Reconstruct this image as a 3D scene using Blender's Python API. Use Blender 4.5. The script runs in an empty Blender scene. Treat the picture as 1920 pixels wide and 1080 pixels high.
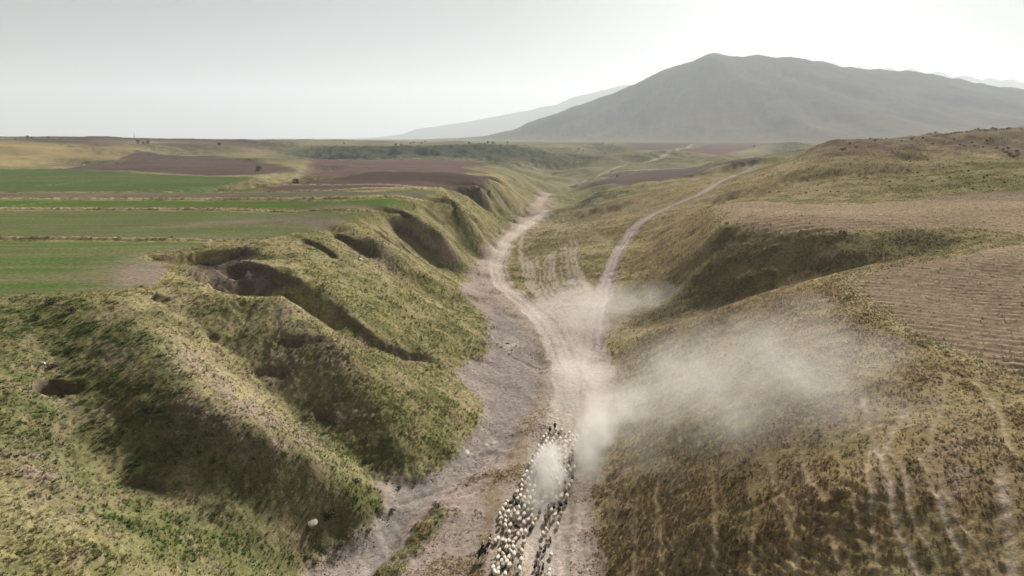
import bpy, bmesh, math, random
import numpy as np
from mathutils import Vector, Matrix, Euler

# ------------------------------------------------------------------ camera, sky, sun, exposure
S = bpy.context.scene
COL = S.collection
CAM_H = 50.0
PITCH = math.radians(12.4)
F = 1280.0                                    # focal length in units of a 1920-wide frame
cam_d = bpy.data.cameras.new('camera')
cam_d.sensor_width = 36.0
cam_d.lens = 36.0 * F / 1920.0
cam_d.clip_start = 0.5
cam_d.clip_end = 60000.0
cam = bpy.data.objects.new('camera', cam_d)
COL.objects.link(cam)
cam.location = (0, 0, CAM_H)
cam.rotation_euler = (math.radians(90) - PITCH, 0, 0)
S.camera = cam

SUN_EL, SUN_AZ = math.radians(28.5), math.radians(22.0)      # azimuth clockwise from +Y
world = bpy.data.worlds.new('World')
S.world = world
world.use_nodes = True
wn = world.node_tree
wn.nodes.clear()
wo = wn.nodes.new('ShaderNodeOutputWorld')
bg = wn.nodes.new('ShaderNodeBackground')
sky = wn.nodes.new('ShaderNodeTexSky')
sky.sky_type = 'NISHITA'
sky.sun_disc = False
sky.sun_elevation = SUN_EL
sky.sun_rotation = SUN_AZ
sky.altitude = 1200.0
sky.air_density = 1.0
sky.dust_density = 4.2
sky.ozone_density = 1.0
hs = wn.nodes.new('ShaderNodeHueSaturation')
hs.inputs['Saturation'].default_value = 0.12
hs.inputs['Value'].default_value = 0.43
wn.links.new(sky.outputs[0], hs.inputs['Color'])
wn.links.new(hs.outputs[0], bg.inputs['Color'])
bg.inputs['Strength'].default_value = 0.052
wn.links.new(bg.outputs[0], wo.inputs['Surface'])

sun_d = bpy.data.lights.new('sun', 'SUN')
sun_d.energy = 5.0
sun_d.angle = math.radians(7.0)
sun_d.color = (1.0, 0.945, 0.86)
sun = bpy.data.objects.new('sun', sun_d)
COL.objects.link(sun)
SUN_DIR = Vector((math.sin(SUN_AZ) * math.cos(SUN_EL), math.cos(SUN_AZ) * math.cos(SUN_EL), math.sin(SUN_EL)))
sun.rotation_euler = SUN_DIR.to_track_quat('Z', 'Y').to_euler()
sun.location = (200, 200, 300)

S.render.engine = 'CYCLES'
S.view_settings.view_transform = 'Standard'
S.view_settings.look = 'None'
S.view_settings.exposure = 0.85
S.view_settings.gamma = 1.0
S.view_settings.use_curve_mapping = False
S.cycles.max_bounces = 6
S.cycles.diffuse_bounces = 2
S.cycles.glossy_bounces = 1
S.cycles.transmission_bounces = 2
S.cycles.transparent_max_bounces = 8
S.cycles.volume_bounces = 1
S.cycles.use_denoising = True

# ------------------------------------------------------------------ small helpers
def tag(o, label=None, cat=None, group=None, kind=None):
    if label: o['label'] = label
    if cat: o['category'] = cat
    if group: o['group'] = group
    if kind: o['kind'] = kind
    return o

CP, SP = math.cos(PITCH), math.sin(PITCH)

def ray(u, v):
    a = (u - 960.0) / F
    b = (540.0 - v) / F
    return a, CP + b * SP, -SP + b * CP

def wz(u, v, z):                               # world point on a line of sight at height z
    a, b, c = ray(u, v)
    t = (z - CAM_H) / c
    return a * t, b * t, z

def wy(u, Y, z):                               # world point at ground distance Y in the direction of column u
    dep = Y * CP + (CAM_H - z) * SP
    return (u - 960.0) / F * dep, Y, z

def smooth(a, b, x):
    t = np.clip((x - a) / (b - a), 0, 1)
    return t * t * (3 - 2 * t)

_rng = np.random.default_rng(7)
_G = _rng.uniform(0, 2 * np.pi, (256, 256)).astype(np.float32)
_GX, _GY = np.cos(_G), np.sin(_G)

def perlin(x, y):
    x = np.asarray(x, np.float32); y = np.asarray(y, np.float32)
    xi = np.floor(x).astype(np.int32); yi = np.floor(y).astype(np.int32)
    fx = x - xi; fy = y - yi
    u = fx * fx * fx * (fx * (fx * 6 - 15) + 10)
    v = fy * fy * fy * (fy * (fy * 6 - 15) + 10)
    x0 = xi & 255; x1 = (xi + 1) & 255; y0 = yi & 255; y1 = (yi + 1) & 255
    def g(ix, iy, dx, dy): return _GX[iy, ix] * dx + _GY[iy, ix] * dy
    a = g(x0, y0, fx, fy); b = g(x1, y0, fx - 1, fy)
    c = g(x0, y1, fx, fy - 1); d = g(x1, y1, fx - 1, fy - 1)
    return ((a + (b - a) * u) * (1 - v) + (c + (d - c) * u) * v) * 1.5

def fbm(x, y, o=4, gain=0.5, off=0.0):
    s = 0; amp = 1.0; n = 0
    for k in range(o):
        s = s + amp * perlin(x + off + 17.3 * k, y - off + 9.1 * k)
        n += amp; amp *= gain; x = x * 2.03; y = y * 2.03
    return s / n * 1.4

def ridged(x, y, o=3, off=0.0):
    s = 0; amp = 1.0; n = 0
    for k in range(o):
        s = s + amp * (1 - np.abs(perlin(x + off + 5.7 * k, y + off + 3.3 * k)) * 2)
        n += amp; amp *= 0.5; x = x * 2.1; y = y * 2.1
    return s / n

# ------------------------------------------------------------------ terrain: survey points
# lines of the land (rims, ridges, gully bottoms, foot lines) as (column, row, height) sight-line triples
Z = 'z'; Y_ = 'y'
LINES = [
 # left plateau
 [(-500,560,24),(-200,558,24),(0,553,24),(100,554,24),(200,549,24),(262,541,24),(300,533,24),(320,512,24),(318,494,24)],
 [(-500,450,24),(0,452,24),(200,455,24)], [(0,500,24),(150,505,24),(270,505,24)],
 [(-500,390,24),(0,395,24),(300,395,24),(560,398,24)], [(-400,350,24),(0,345,24),(300,340,24),(600,345,24),(780,350,24)],
 [(200,430,24),(420,440,24),(540,430,24)], [(0,430,24)],
 # rim, near to far
 [(330,477,24),(367,470,24),(433,466,24),(465,452,24),(505,450,24),(560,440,24),(600,432,24),(640,423,24),(690,405,24),(730,390,24),(780,377,24),(815,367,24),(835,354,24)],
 # landslip bowl
 [(330,488,23.4),(360,498,23.2),(368,512,22.8),(390,531,22.3),(420,546,21.8),(443,551,21.6),(480,555,21.2)],
 [(385,518,19.2),(415,517,19.3),(440,515,19.4)],[('y',380,134,18.2),('y',400,133,17.2),('y',443,132,16.4),('y',480,133,15.4),('y',520,133,14.4),('y',560,133,13.2),('y',600,132,12.0)],
 # spur B ridge, nose and foot
 [(480,556,21.2),(530,558,20),(560,572,18.9),(590,597,17),(635,644,14),(660,692,11),(700,762,7),(750,832,3.5),(790,893,0.5)],
 [(750,700,8)],[(830,750,4)],[(800,800,3.6)],
 [(850,700,2.0),(875,715,1.2),(900,742,0.5),(896,790,0.3),(872,840,0.2),(832,872,0.2),(790,896,0.2),(722,894,0.8)],
 # trench between B and C
 [(520,556,17.6),(560,573,15.9),(620,606,12.8),(690,650,8.8),(760,678,5.2),(830,694,2.5),(880,704,0.9)],
 # spur C
 [(453,486,23.6),(500,499,22.8),(560,530,20.2),(620,573,16.1),(680,614,12.2),(740,644,8.0),(800,664,5.2),(850,676,2.6)],
 [(540,470,23)],[(600,490,20.5)],[(650,540,17)],[(700,560,13.5)],[(750,590,10)],[(800,600,7.5)],[(830,630,5)],
 [(880,672,0.8),(905,662,0.6),(918,642,0.5),(919,612,0.5),(906,592,0.5)],
 # gully C/D and ridge D
 [(627,437,22.4),(677,466,19.0),(706,487,16.3),(737,512,12.9),(779,540,8.9),(831,566,4.5),(903,591,0.7)],
 [(600,441,23.6),(650,472,20.6),(700,504,17.0),(750,540,12.2),(800,564,7.8)],
 [(655,424,24),(700,448,21.2),(750,480,16.4),(800,514,11),(850,547,5.2),(890,567,1.5)],
 # gully D/E, ridge E, gully E/F, ridge F, spurs beyond
 [(727,407,21),(745,432,17.6),(768,451,14.5),(810,478,9.2),(840,499,5),(872,521,1.3)],
 [(745,393,24),(780,409,21.5),(830,444,15),(860,469,9),(885,499,3),(890,515,1)],
 [(800,384,22),(839,431,12.6),(872,466,4.6),(892,482,1)],
 [(839,369,24),(872,391,19.4),(905,418,10.6),(930,438,3.4),(936,452,1)],
 [(838,356,24),(862,363,22),(885,374,18),(914,386,12),(950,397,4.5),(968,402,1)],
 [(875,362,17)],[(900,374,13)],
 [(905,343,24),(920,340,24),(950,349,17),(970,362,10),(990,383,2.5)],
 [(935,336,18),(945,333,15.6),(972,323,15),(990,320,14),(1007,327,11),(1018,334,7.5),(1038,344,3.4)],[(970,338,10.5)],[(1000,346,4.6)],[('y',935,520,9),('y',960,540,6),('y',985,560,3)],
 # near left: gully AB, ridge A, gully A, mound
 [(310,563,22.6),(340,592,20.9),(395,632,17.8),(430,667,15.2),(465,702,12.9),(520,752,9.1),(565,792,6.4),(625,832,4.2),(690,882,1.7),(732,906,0.4)],
 [(250,552,24),(252,582,23.2),(285,642,20.9),(370,740,18),(425,780,16.5),(500,820,13.8),(580,860,9.8),(650,910,5),(704,957,0.6)],
 [(420,720,16.4)],
 [(719,940,0.5),(702,975,0.3),(640,1010,0.3),(600,1035,0.3),(570,1070,0.3),(548,1110,0.3)],
 [(60,585,23.4),(100,640,21.4),(120,725,18.3),(150,810,15.8),(220,900,12.8),(330,960,10.3),(440,1040,6.8),(500,1078,4),(550,1105,0.6)],
 [(0,585,23.6),(0,650,22.5),(0,760,20),(0,900,17.2),(0,1080,16.4)],[(100,890,16.4)],[(200,1000,14.2)],[(300,1080,11.8)],[(100,1000,15.8)],
 [(-250,620,24),(-250,800,21),(-250,1000,18.5),(-250,1200,17)],[(200,1200,11.5)],[(450,1200,5)],[(0,1250,15)],[(600,1200,0.3)],
 # valley floor
 [(620,1080,0.1),(760,1080,0.2),(870,1080,0.1),(1000,1080,0),(1110,1080,0.3)],
 [(740,955,0.0),(850,950,0.2),(1000,960,0),(1105,960,0.3)], [(870,880,-0.1),(1000,880,0.1),(1100,890,0.4)],
 [(920,800,-0.1),(1040,800,0.3),(1120,800,0.6)], [(925,720,0),(1040,700,0.4),(1125,700,0.8)],
 [(945,650,0),(1040,640,0.5),(1110,640,0.9)], [(940,590,0),(1000,590,0.3),(1080,590,1.2)],
 [(890,545,0.3),(925,545,0.2),(970,550,0.5),(1040,550,1.0),(1100,545,2.2)],
 [(905,500,0.5),(930,500,0.3),(980,500,0.8)], [(920,465,0.8),(945,460,0.4),(970,445,0.4),(995,415,0.3),(1020,395,0.4),(1012,372,0),(1020,357,0.2),(1036,349,0.8)],
 [(870,1200,0),(1000,1200,0)], [(940,430,2)],[(975,400,0.8)],
 # right: foot, crest R1, field on top, face
 [(1140,1200,0.6),(1133,1080,0.6),(1124,1020,0.6),(1116,960,0.6),(1112,910,0.7),(1130,840,0.9),(1143,780,1.0),(1148,720,1.1),(1138,668,1.4)],
 [(1140,655,1.6),(1250,612,8),(1340,580,13.5),(1430,550,18.5),(1530,522,22),(1640,495,24.5),(1740,483,25.5),(1830,470,26),(1890,455,26.5),(1970,448,27)],
 [(1600,520,23.1),(1590,535,22.8),(1625,570,22.3),(1700,620,22),(1760,650,21.8),(1850,690,21.5),(1930,712,21.5)],
 [(1800,560,23.5)],[(1900,620,23)],[(1900,520,25.2)],[(2150,600,26)],[(2150,720,23.5)],[(2300,850,23.5)],[(2200,500,28)],
 [(1300,800,10)],[(1200,900,4.5)],[(1300,1000,8)],[(1400,900,12)],[(1500,750,16.8)],[(1600,900,17.4)],[(1600,1050,14.2)],[(1800,800,20.4)],
 [(1900,900,20)],[(1920,1080,17)],[(1450,650,17.4)],[(1350,680,12)],[(1250,720,7)],[(1700,700,21)],[(2150,900,22)],[(2150,1100,19.5)],[(1600,1250,11.5)],[(1300,1200,5)],[(1900,1300,14)],
 # right gully behind R1 (hidden bottom), R2
 [('y',1170,176,2.4),('y',1200,172,3),('y',1270,170,4.6),('y',1340,166,6.6),('y',1430,164,10.2),('y',1530,163,14.6),('y',1640,163.5,18.6),('y',1740,165,21.8),(1850,451,25.6)],
 [(1330,387,23),(1345,405,23.5),(1360,425,24),(1420,433,24),(1480,440,24),(1580,437,25),(1700,430,26),(1790,427,26.4),(1862,438,26.4),(1960,440,27.2)],
 [(1400,520,14.6)],[(1250,500,9)],[(1250,560,4.4)],[(1200,540,4)],[(1200,460,7)],[(1300,440,17)],[(1320,500,14.6)],[(1500,500,17.4)],[(1600,470,22)],[(1160,560,2.4)],
 [(1500,400,24.6)],[(1700,395,26.2)],[(1900,390,28)],[(1420,375,24.2),(1600,378,25.6),(1920,365,28.6),(2200,370,30.5)],
 # R3
 [(1500,340,29)],[(1700,340,31)],[(1900,330,34)],[(1500,312,34.6)],[(1700,302,38)],[(1900,292,41)],[(2200,310,40)],
 [(1500,297,38),(1560,292,40),(1650,290,41.2),(1740,283,43),(1860,278,44)],
 [('y',1505,440,38.8),('y',1522,445,42.2),('y',1544,450,47.2),('y',1620,450,48.9),('y',1720,450,51.2),('y',1784,450,52.2),('y',1894,450,54.2),('y',2000,450,55.4),('y',2200,450,57)],
 [('y',1530,620,40),('y',1720,680,44),('y',1920,720,50),('y',2200,800,54)],[('y',1850,900,54),('y',1885,900,61),('y',1925,900,65),('y',2100,900,72)],[('y',1600,1200,30),('y',1900,1500,34)],
 # knoll between the two tracks, side track
 [(1110,640,1.0),(1130,550,2.6),(1145,500,3.4),(1165,455,6),(1200,415,10),(1250,389,13.6),(1310,366,18),(1350,340,22),(1380,325,25),(1410,314,27.5)],
 [(1440,303,32)],[(1470,299,35.5)],
 [(1045,402,1.2),(1075,383,4),(1130,363,9),(1200,342,16.4),(1250,335,19.2),(1300,327,22),(1342,322,24.4),(1375,312,28)],
 [(1180,372,13)],[(1100,420,6)],[(1060,450,3.4)],[(1150,430,8)],[(1100,500,3)],[(1040,500,1.2)],[(1100,470,4)],[(1250,360,17)],[(1030,430,2)],[(1020,460,1.2)],
 # right plain beyond the knoll
 [(1062,345,3)],[(1100,340,6)],[(1250,325,12)],[(1330,316,14)],[(1200,308,15)],[(1300,290,19)],[(1150,290,17)],[(1420,290,20)],[(1250,276,25)],[(1450,275,26)],[(1060,305,11)],[(1030,315,9)],[(1080,330,5)],
 # far left
 [(0,318,24.4),(250,312,25.4),(450,326,24.2)],[(0,290,32)],[(0,272,42)],[('y',-600,1500,56),('y',0,1500,52.6),('y',180,1600,52),('y',260,1600,49.5),('y',320,1600,46.8),('y',450,1800,43.4),('y',560,1800,44),('y',640,1900,42)],
 [(150,300,27)],[(235,290,30)],[(246,272,40)],[(400,320,24.6)],[(400,292,30)],[(400,274,38)],[(150,280,36)],[(520,300,24)],[(520,280,33)],
 [(700,318,23)],[(600,303,23)],[(750,303,22.6)],[(900,305,21)],[(880,330,23)],
 [(590,298,20.5),(800,296,20),(920,299,17.5),(1000,304,14)],[('y',590,1300,33.5),('y',700,1300,35.5),('y',820,1300,36),('y',950,1300,36.4),('y',1010,1350,35),('y',1035,1400,30)],
 [('y',600,2000,39),('y',900,2000,37),('y',1200,2200,30),('y',1500,2200,30)],[('y',-600,2600,44),('y',300,2600,40),('y',700,2700,38),('y',1000,2800,35),('y',1300,2800,34),('y',1700,2800,36),('y',2300,2800,40)],
 [(-500,330,26),(-500,290,34)],
 # close to and behind the station
 [('y',960,34,0)],[('y',700,34,0.4)],[('y',1250,34,4)],[('y',300,34,10.5)],[('y',1700,34,12)],[('y',2150,34,16)],[('y',-250,34,15)],
]
pts = []
for ln in LINES:
    w = []
    for p in ln:
        x, y, z = wy(p[1], p[2], p[3]) if p[0] == 'y' else wz(*p)
        w.append((math.atan2(x, y), 0.5 * math.log(x * x + y * y), z))
    if len(w) == 1:
        pts.append((1,) + w[0])
    for a, b in zip(w[:-1], w[1:]):
        n = max(1, int(math.hypot(b[0] - a[0], b[1] - a[1]) / 0.035))
        for k in range(n + 1 if b is w[-1] else n):
            t = k / n
            pts.append((0,) + tuple(a[i] + (b[i] - a[i]) * t for i in range(3)))
keep = []
for p in pts:
    if all((p[1] - q[1]) ** 2 + (p[2] - q[2]) ** 2 > 0.008 ** 2 for q in keep):
        keep.append(p)
CT = np.array([[p[1], p[2], p[3]] for p in keep])
RC = 0.004
def _phi(A):
    d2 = ((A[:, None, :] - CT[None, :, :2]) ** 2).sum(-1)
    return np.sqrt(d2 + RC * RC)
n = len(CT)
K = np.zeros((n + 3, n + 3))
K[:n, :n] = _phi(CT[:, :2]) - np.eye(n) * 2e-4
K[:n, n] = 1; K[:n, n + 1:] = CT[:, :2]
K[n, :n] = 1; K[n + 1:, :n] = CT[:, :2].T
SOL = np.linalg.solve(K, np.concatenate([CT[:, 2], np.zeros(3)]))

# ------------------------------------------------------------------ terrain grid (fan of rings about the station)
VIEW = math.radians(43)
TH = np.concatenate([np.linspace(-math.pi, -VIEW, 46)[:-1], np.linspace(-VIEW, VIEW, 1000), np.linspace(VIEW, math.pi, 46)[1:-1]])
rs = [2.0]
while rs[-1] < 21000:
    r = rs[-1]
    st = 0.25 if r < 34 else 0.0048 if r < 320 else 0.0048 * 1.7 if r < 3000 else 0.016
    rs.append(r * (1 + st))
RR = np.array(rs)
LR = np.log(RR)
NR, NT = len(RR), len(TH)
def rbf(th, lr):
    out = np.empty(len(th))
    for i in range(0, len(th), 20000):
        A = np.stack([th[i:i + 20000], lr[i:i + 20000]], 1)
        d2 = (A ** 2).sum(1)[:, None] + (CT[:, :2] ** 2).sum(1)[None] - 2 * A @ CT[:, :2].T
        out[i:i + 20000] = np.sqrt(np.maximum(d2, 0) + RC * RC) @ SOL[:n] + SOL[n] + A @ SOL[n + 1:]
    return out
sub = 2
ri = np.unique(np.concatenate([np.arange(0, NR, sub), [NR - 1]])); ti = np.unique(np.concatenate([np.arange(0, NT, sub), [NT - 1]]))
tg, lg = np.meshgrid(TH[ti], LR[ri])
zc = rbf(np.clip(tg.ravel(), -1.15, 1.15), np.clip(lg.ravel(), math.log(30), math.log(2800))).reshape(tg.shape)
tmp = np.stack([np.interp(TH, TH[ti], row) for row in zc])
ZB = np.stack([np.interp(LR, LR[ri], tmp[:, j]) for j in range(NT)], 1)
T2, L2 = np.meshgrid(TH, LR)
R2 = np.exp(L2)
X = R2 * np.sin(T2); Y = R2 * np.cos(T2)
# away from the surveyed wedge the valley simply goes on
side = 24 * smooth(8, 55, np.abs(X + 6))
ZB += (side - ZB) * smooth(0.95, 1.15, np.abs(T2)) * (1 - smooth(400, 2000, R2))
ZB += (32 - ZB) * smooth(1900, 2700, R2)

def hit(u, v):                                  # where a line of sight meets the surveyed ground -> (theta, ln r)
    a, b, c = ray(u, v)
    th = math.atan2(a, b)
    s = c / math.hypot(a, b)
    j = np.searchsorted(TH, th)
    f = (th - TH[j - 1]) / (TH[j] - TH[j - 1])
    col = ZB[:, j - 1] * (1 - f) + ZB[:, j] * f
    dz = col - (CAM_H + s * RR)
    k = np.argmax(dz > 0)
    if dz[k] <= 0 or k == 0:
        return th, math.log(3500.0)
    g = dz[k] / (dz[k] - dz[k - 1])
    return th, LR[k] - g * (LR[k] - LR[k - 1])
def at(u, v):
    th, l = hit(u, v)
    r = math.exp(l)
    return r * math.sin(th), r * math.cos(th)

# ------------------------------------------------------------------ masks on the ground
def seg_dist(PX, PY, pl, closed=False):
    d = np.full(PX.shape, 1e9); tt = np.zeros(PX.shape)
    m = len(pl); acc = 0.0
    for i in range(m if closed else m - 1):
        ax, ay = pl[i]; bx, by = pl[(i + 1) % m]
        vx, vy = bx - ax, by - ay
        L = max(1e-12, vx * vx + vy * vy)
        t = np.clip(((PX - ax) * vx + (PY - ay) * vy) / L, 0, 1)
        dd = np.hypot(PX - ax - t * vx, PY - ay - t * vy)
        s = dd < d
        d = np.where(s, dd, d); tt = np.where(s, acc + t * math.sqrt(L), tt)
        acc += math.sqrt(L)
    return d, tt

def inside(PX, PY, pl):
    c = np.zeros(PX.shape, bool)
    m = len(pl)
    for i in range(m):
        ax, ay = pl[i]; bx, by = pl[i - 1]
        if ay == by: continue
        k = ((ay > PY) != (by > PY)) & (PX < (bx - ax) * (PY - ay) / (by - ay) + ax)
        c ^= k
    return c

def dens(p, step=0.03):                        # extra vertices along sight-line outlines, so that long edges follow the land
    q = []
    for a, b in zip(p, p[1:] + p[:1]):
        k = max(1, int(abs(b[0] - a[0]) / 160) + 1)
        q += [(a[0] + (b[0] - a[0]) * t / k, a[1] + (b[1] - a[1]) * t / k) for t in range(k)]
    return q

W1 = fbm(X * 0.12, Y * 0.12, 3, off=3.1)
W2 = fbm(X * 0.12, Y * 0.12, 3, off=41.7)
def area(p, feather=0.01, warp=0.0, fine=True):
    """soft mask of an outlined piece of ground (log-polar coordinates, feather relative to distance)"""
    pl = [hit(*q) for q in (dens(p) if fine else p)]
    xs = [q[0] for q in pl]; ys = [q[1] for q in pl]
    pad = feather * 2 + warp * 1.5
    t0, t1 = np.searchsorted(TH, [min(xs) - pad, max(xs) + pad]); r0, r1 = np.searchsorted(LR, [min(ys) - pad, max(ys) + pad])
    out = np.zeros(X.shape, np.float32)
    sl = (slice(r0, r1), slice(t0, t1))
    PX, PY = T2[sl], L2[sl]
    if warp:
        PX = PX + W1[sl] * warp; PY = PY + W2[sl] * warp
    d, _ = seg_dist(PX, PY, pl, True)
    d = np.where(inside(PX, PY, pl), d, -d)
    out[sl] = smooth(-feather, feather, d)
    return out

def track(p, width, soft=0.35, wob=0.0, world=False):
    """distance mask of a path; width in metres -> (mask, signed across, along)"""
    pl = p if world else [at(*q) for q in p]
    # smooth the path
    for _ in range(2):
        q = [pl[0]]
        for a, b in zip(pl[:-1], pl[1:]):
            q += [(a[0] * .75 + b[0] * .25, a[1] * .75 + b[1] * .25), (a[0] * .25 + b[0] * .75, a[1] * .25 + b[1] * .75)]
        pl = q + [pl[-1]]
    out = np.zeros(X.shape, np.float32); D = np.full(X.shape, 99.0, np.float32)
    xs = np.array([q[0] for q in pl]); ys = np.array([q[1] for q in pl])
    th = np.arctan2(xs, ys); rr = np.hypot(xs, ys)
    pad = width * 2 + 2
    t0, t1 = np.searchsorted(TH, [(th - pad / rr).min(), (th + pad / rr).max()]); r0, r1 = np.searchsorted(RR, [rr.min() - pad, rr.max() + pad])
    sl = (slice(r0, r1), slice(t0, t1))
    PX, PY = X[sl], Y[sl]
    if wob: PX = PX + W1[sl] * wob; PY = PY + W2[sl] * wob
    d, _ = seg_dist(PX, PY, pl)
    D[sl] = d
    out[sl] = 1 - smooth(width * 0.5 * (1 - soft), width * 0.5 * (1 + soft), d)
    return out, D

near = 1 - smooth(250, 700, R2)
# --- outlines (column, row)
P_FLOOR = [(545,1110),(575,1068),(604,1034),(645,1006),(690,985),(712,958),(722,935),(700,905),(728,893),(790,900),(832,874),(872,842),(897,792),(902,745),(876,716),(845,698),(880,676),(906,665),(920,642),(921,612),(906,585),(872,560),(862,535),(885,500),(905,478),(915,455),(945,432),(985,404),(1003,385),(1003,370),(1018,352),(1034,352),(1037,385),(1048,388),(1010,415),(972,445),(952,475),(947,505),(962,540),(1010,570),(1060,545),(1110,545),(1125,560),(1112,620),(1138,655),(1145,720),(1142,780),(1128,840),(1110,905),(1114,960),(1122,1020),(1132,1080),(1140,1200),(560,1200)]
P_BED = [(580,1085),(640,1035),(700,985),(740,930),(730,905),(800,898),(870,845),(900,792),(906,742),(880,712),(850,697),(915,665),(924,620),(912,585),(930,575),(975,600),(1005,640),(1022,690),(1012,740),(985,790),(950,840),(905,872),(850,905),(800,950),(750,1005),(715,1060),(700,1090)]
P_GRASS_BAR = [(700,1090),(735,1050),(775,1000),(815,955),(838,945),(835,970),(805,1015),(770,1060),(745,1090)]
P_GF1 = [(-500,453),(200,453),(393,455),(372,462),(270,474),(255,482),(300,489),(316,498),(316,514),(298,533),(230,547),(100,552),(-500,558)]
P_GF2 = [(-500,394),(320,396),(640,400),(694,402),(668,415),(632,424),(560,436),(500,447),(398,449),(200,444),(-500,443)]
P_GF3 = [(-500,375),(150,376),(640,378),(778,380),(752,389),(640,391),(300,388),(-500,388)]
P_GF4 = [(-500,361),(300,362),(560,361),(828,359),(815,366),(795,373),(640,370),(300,370),(-500,369)]
P_GF5 = [(-500,318),(0,316),(120,316),(250,325),(400,331),(478,332),(470,338),(430,346),(385,358),(200,359),(-500,359)]
P_BF1 = [(108,317),(165,307),(222,303),(235,292),(262,287),(330,290),(400,294),(470,302),(540,315),(562,319),(484,327),(400,330),(250,322)]
P_BF2 = [(500,358),(492,349),(540,342),(605,339),(700,322),(800,324),(910,330),(932,338),(915,343),(897,352),(835,353),(700,357)]
P_BF3 = [(575,298),(640,297),(800,299),(905,303),(918,310),(870,314),(905,322),(930,330),(800,322),(700,320),(612,337),(565,322),(585,306)]
P_BF2B = [(612,337),(700,321),(800,323),(910,330),(930,337),(700,342)]
P_TAN = [(-500,312),(0,312),(120,303),(210,300),(225,290),(262,275),(240,272),(200,281),(120,270),(40,268),(-500,268)]
P_SKY_BROWN = [(60,267),(130,270),(240,276),(330,283),(430,285),(520,278),(480,262),(300,258),(150,252),(60,252)]
P_DARKSCARP = [(575,300),(590,290),(600,276),(700,273),(840,273),(950,272),(1010,276),(1026,284),(1005,298),(985,303),(975,312),(930,310),(915,300),(800,297)]
P_RF1 = [(1595,515),(1640,505),(1760,490),(1890,462),(2300,440),(2300,800),(1920,706),(1850,686),(1762,648),(1700,616),(1626,566),(1596,537)]
P_RF2 = [(1338,388),(1420,378),(1500,384),(1600,386),(1760,375),(1920,369),(2200,372),(2200,440),(1920,436),(1795,425),(1700,428),(1580,434),(1480,437),(1420,431),(1366,422),(1352,405)]
P_RF3 = [(1700,374),(1920,355),(2200,360),(2200,385),(1920,378),(1800,374)]
P_R_SCARP = [(1500,294),(1522,278),(1544,263),(1720,252),(1900,243),(2200,232),(2200,300),(1920,296),(1850,288),(1740,282),(1653,290),(1560,296)]
P_RP1 = [(1080,345),(1130,335),(1200,322),(1310,318),(1330,322),(1250,335),(1150,346)]
P_RP2 = [(1070,330),(1160,318),(1300,312),(1430,305),(1360,318),(1200,322),(1120,332)]
P_RP3 = [(1270,290),(1320,270),(1480,268),(1440,275),(1350,290)]
P_RP4 = [(1165,268),(1340,266),(1300,273),(1240,282),(1190,280)]
P_KNOLL_PALE = [(1130,392),(1180,378),(1230,372),(1290,368),(1250,385),(1190,398),(1140,402)]

RUTS = [[(997,488),(1001,523),(1015,560)],[(1025,478),(1022,509),(1029,541),(1044,556)],[(1039,470),(1038,505),(1044,530),(1058,549)],[(1052,463),(1050,505),(1057,527),(1069,542)],[(1062,458),(1062,498),(1072,524),(1084,536)]]
RUTS += [[(a[0] + o, a[1] - 6) for a in RUTS[k]] for k, o in ((0, -9), (0, 11), (1, 8), (3, 7), (4, 9), (4, 18))]
RUTS += [[(1040, 560), (1062, 585), (1090, 625), (1112, 655)], [(1020, 565), (1045, 600), (1075, 650)], [(1068, 552), (1088, 590), (1108, 625)], [(985, 430), (975, 470), (985, 520), (1000, 550)]]
STEPS = [[(962+8*k,436-5*k),(985+8*k,443-4*k),(1015+8*k,446-4*k),(1055+7*k,444-4*k),(1085+7*k,437-4*k)] for k in range(9)]
TRAILS = [([(1618,745),(1628,800),(1642,845),(1668,900),(1690,990),(1728,1085)],0.8),([(1630,830),(1622,880),(1640,960),(1646,1080)],0.45),([(1645,760),(1652,820),(1690,880),(1722,960),(1768,1060),(1790,1100)],0.5),
 ([(1498,845),(1520,900),(1548,970),(1585,1080)],0.5),([(1435,850),(1460,920),(1478,1000),(1505,1090)],0.45),([(1405,900),(1412,990),(1408,1080)],0.3),([(1722,855),(1765,930),(1800,1000),(1822,1085)],0.7),([(1760,880),(1790,950),(1850,1030),(1880,1090)],0.45),
 ([(1868,880),(1882,930),(1895,1000),(1908,1090)],1.1),([(1830,715),(1868,760),(1885,830),(1905,850)],0.6),([(1700,760),(1680,800),(1650,850)],0.9),([(1330,880),(1345,960),(1342,1060)],0.3),([(1560,820),(1590,900),(1620,1000),(1640,1090)],0.35),([(1780,700),(1760,770),(1742,850)],0.4),
 ([(1240,900),(1230,980),(1245,1080)],0.3),([(1195,940),(1185,1010),(1190,1090)],0.3)]
MAIN = [(1010,1120),(1030,970),(1048,880),(1060,790),(1066,720),(1055,665),(1030,618),(995,578),(955,548),(933,522),(929,497),(939,466),(960,442),(993,418),(1018,403),(1040,393)]
MAIN2 = [(1120,790),(1118,730),(1116,690),(1100,650),(1085,610),(1072,575)]
SIDE = [(1115,655),(1118,605),(1130,552),(1146,500),(1166,455),(1200,415),(1250,389),(1310,366),(1350,341),(1380,326),(1410,314)]
FARROAD = [(1003,385),(1025,362),(1044,347),(1070,338),(1110,327),(1140,322),(1200,319),(1330,313)]
FARROAD2 = [(1080,327),(1150,312),(1200,305),(1260,291),(1300,270)]

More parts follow.
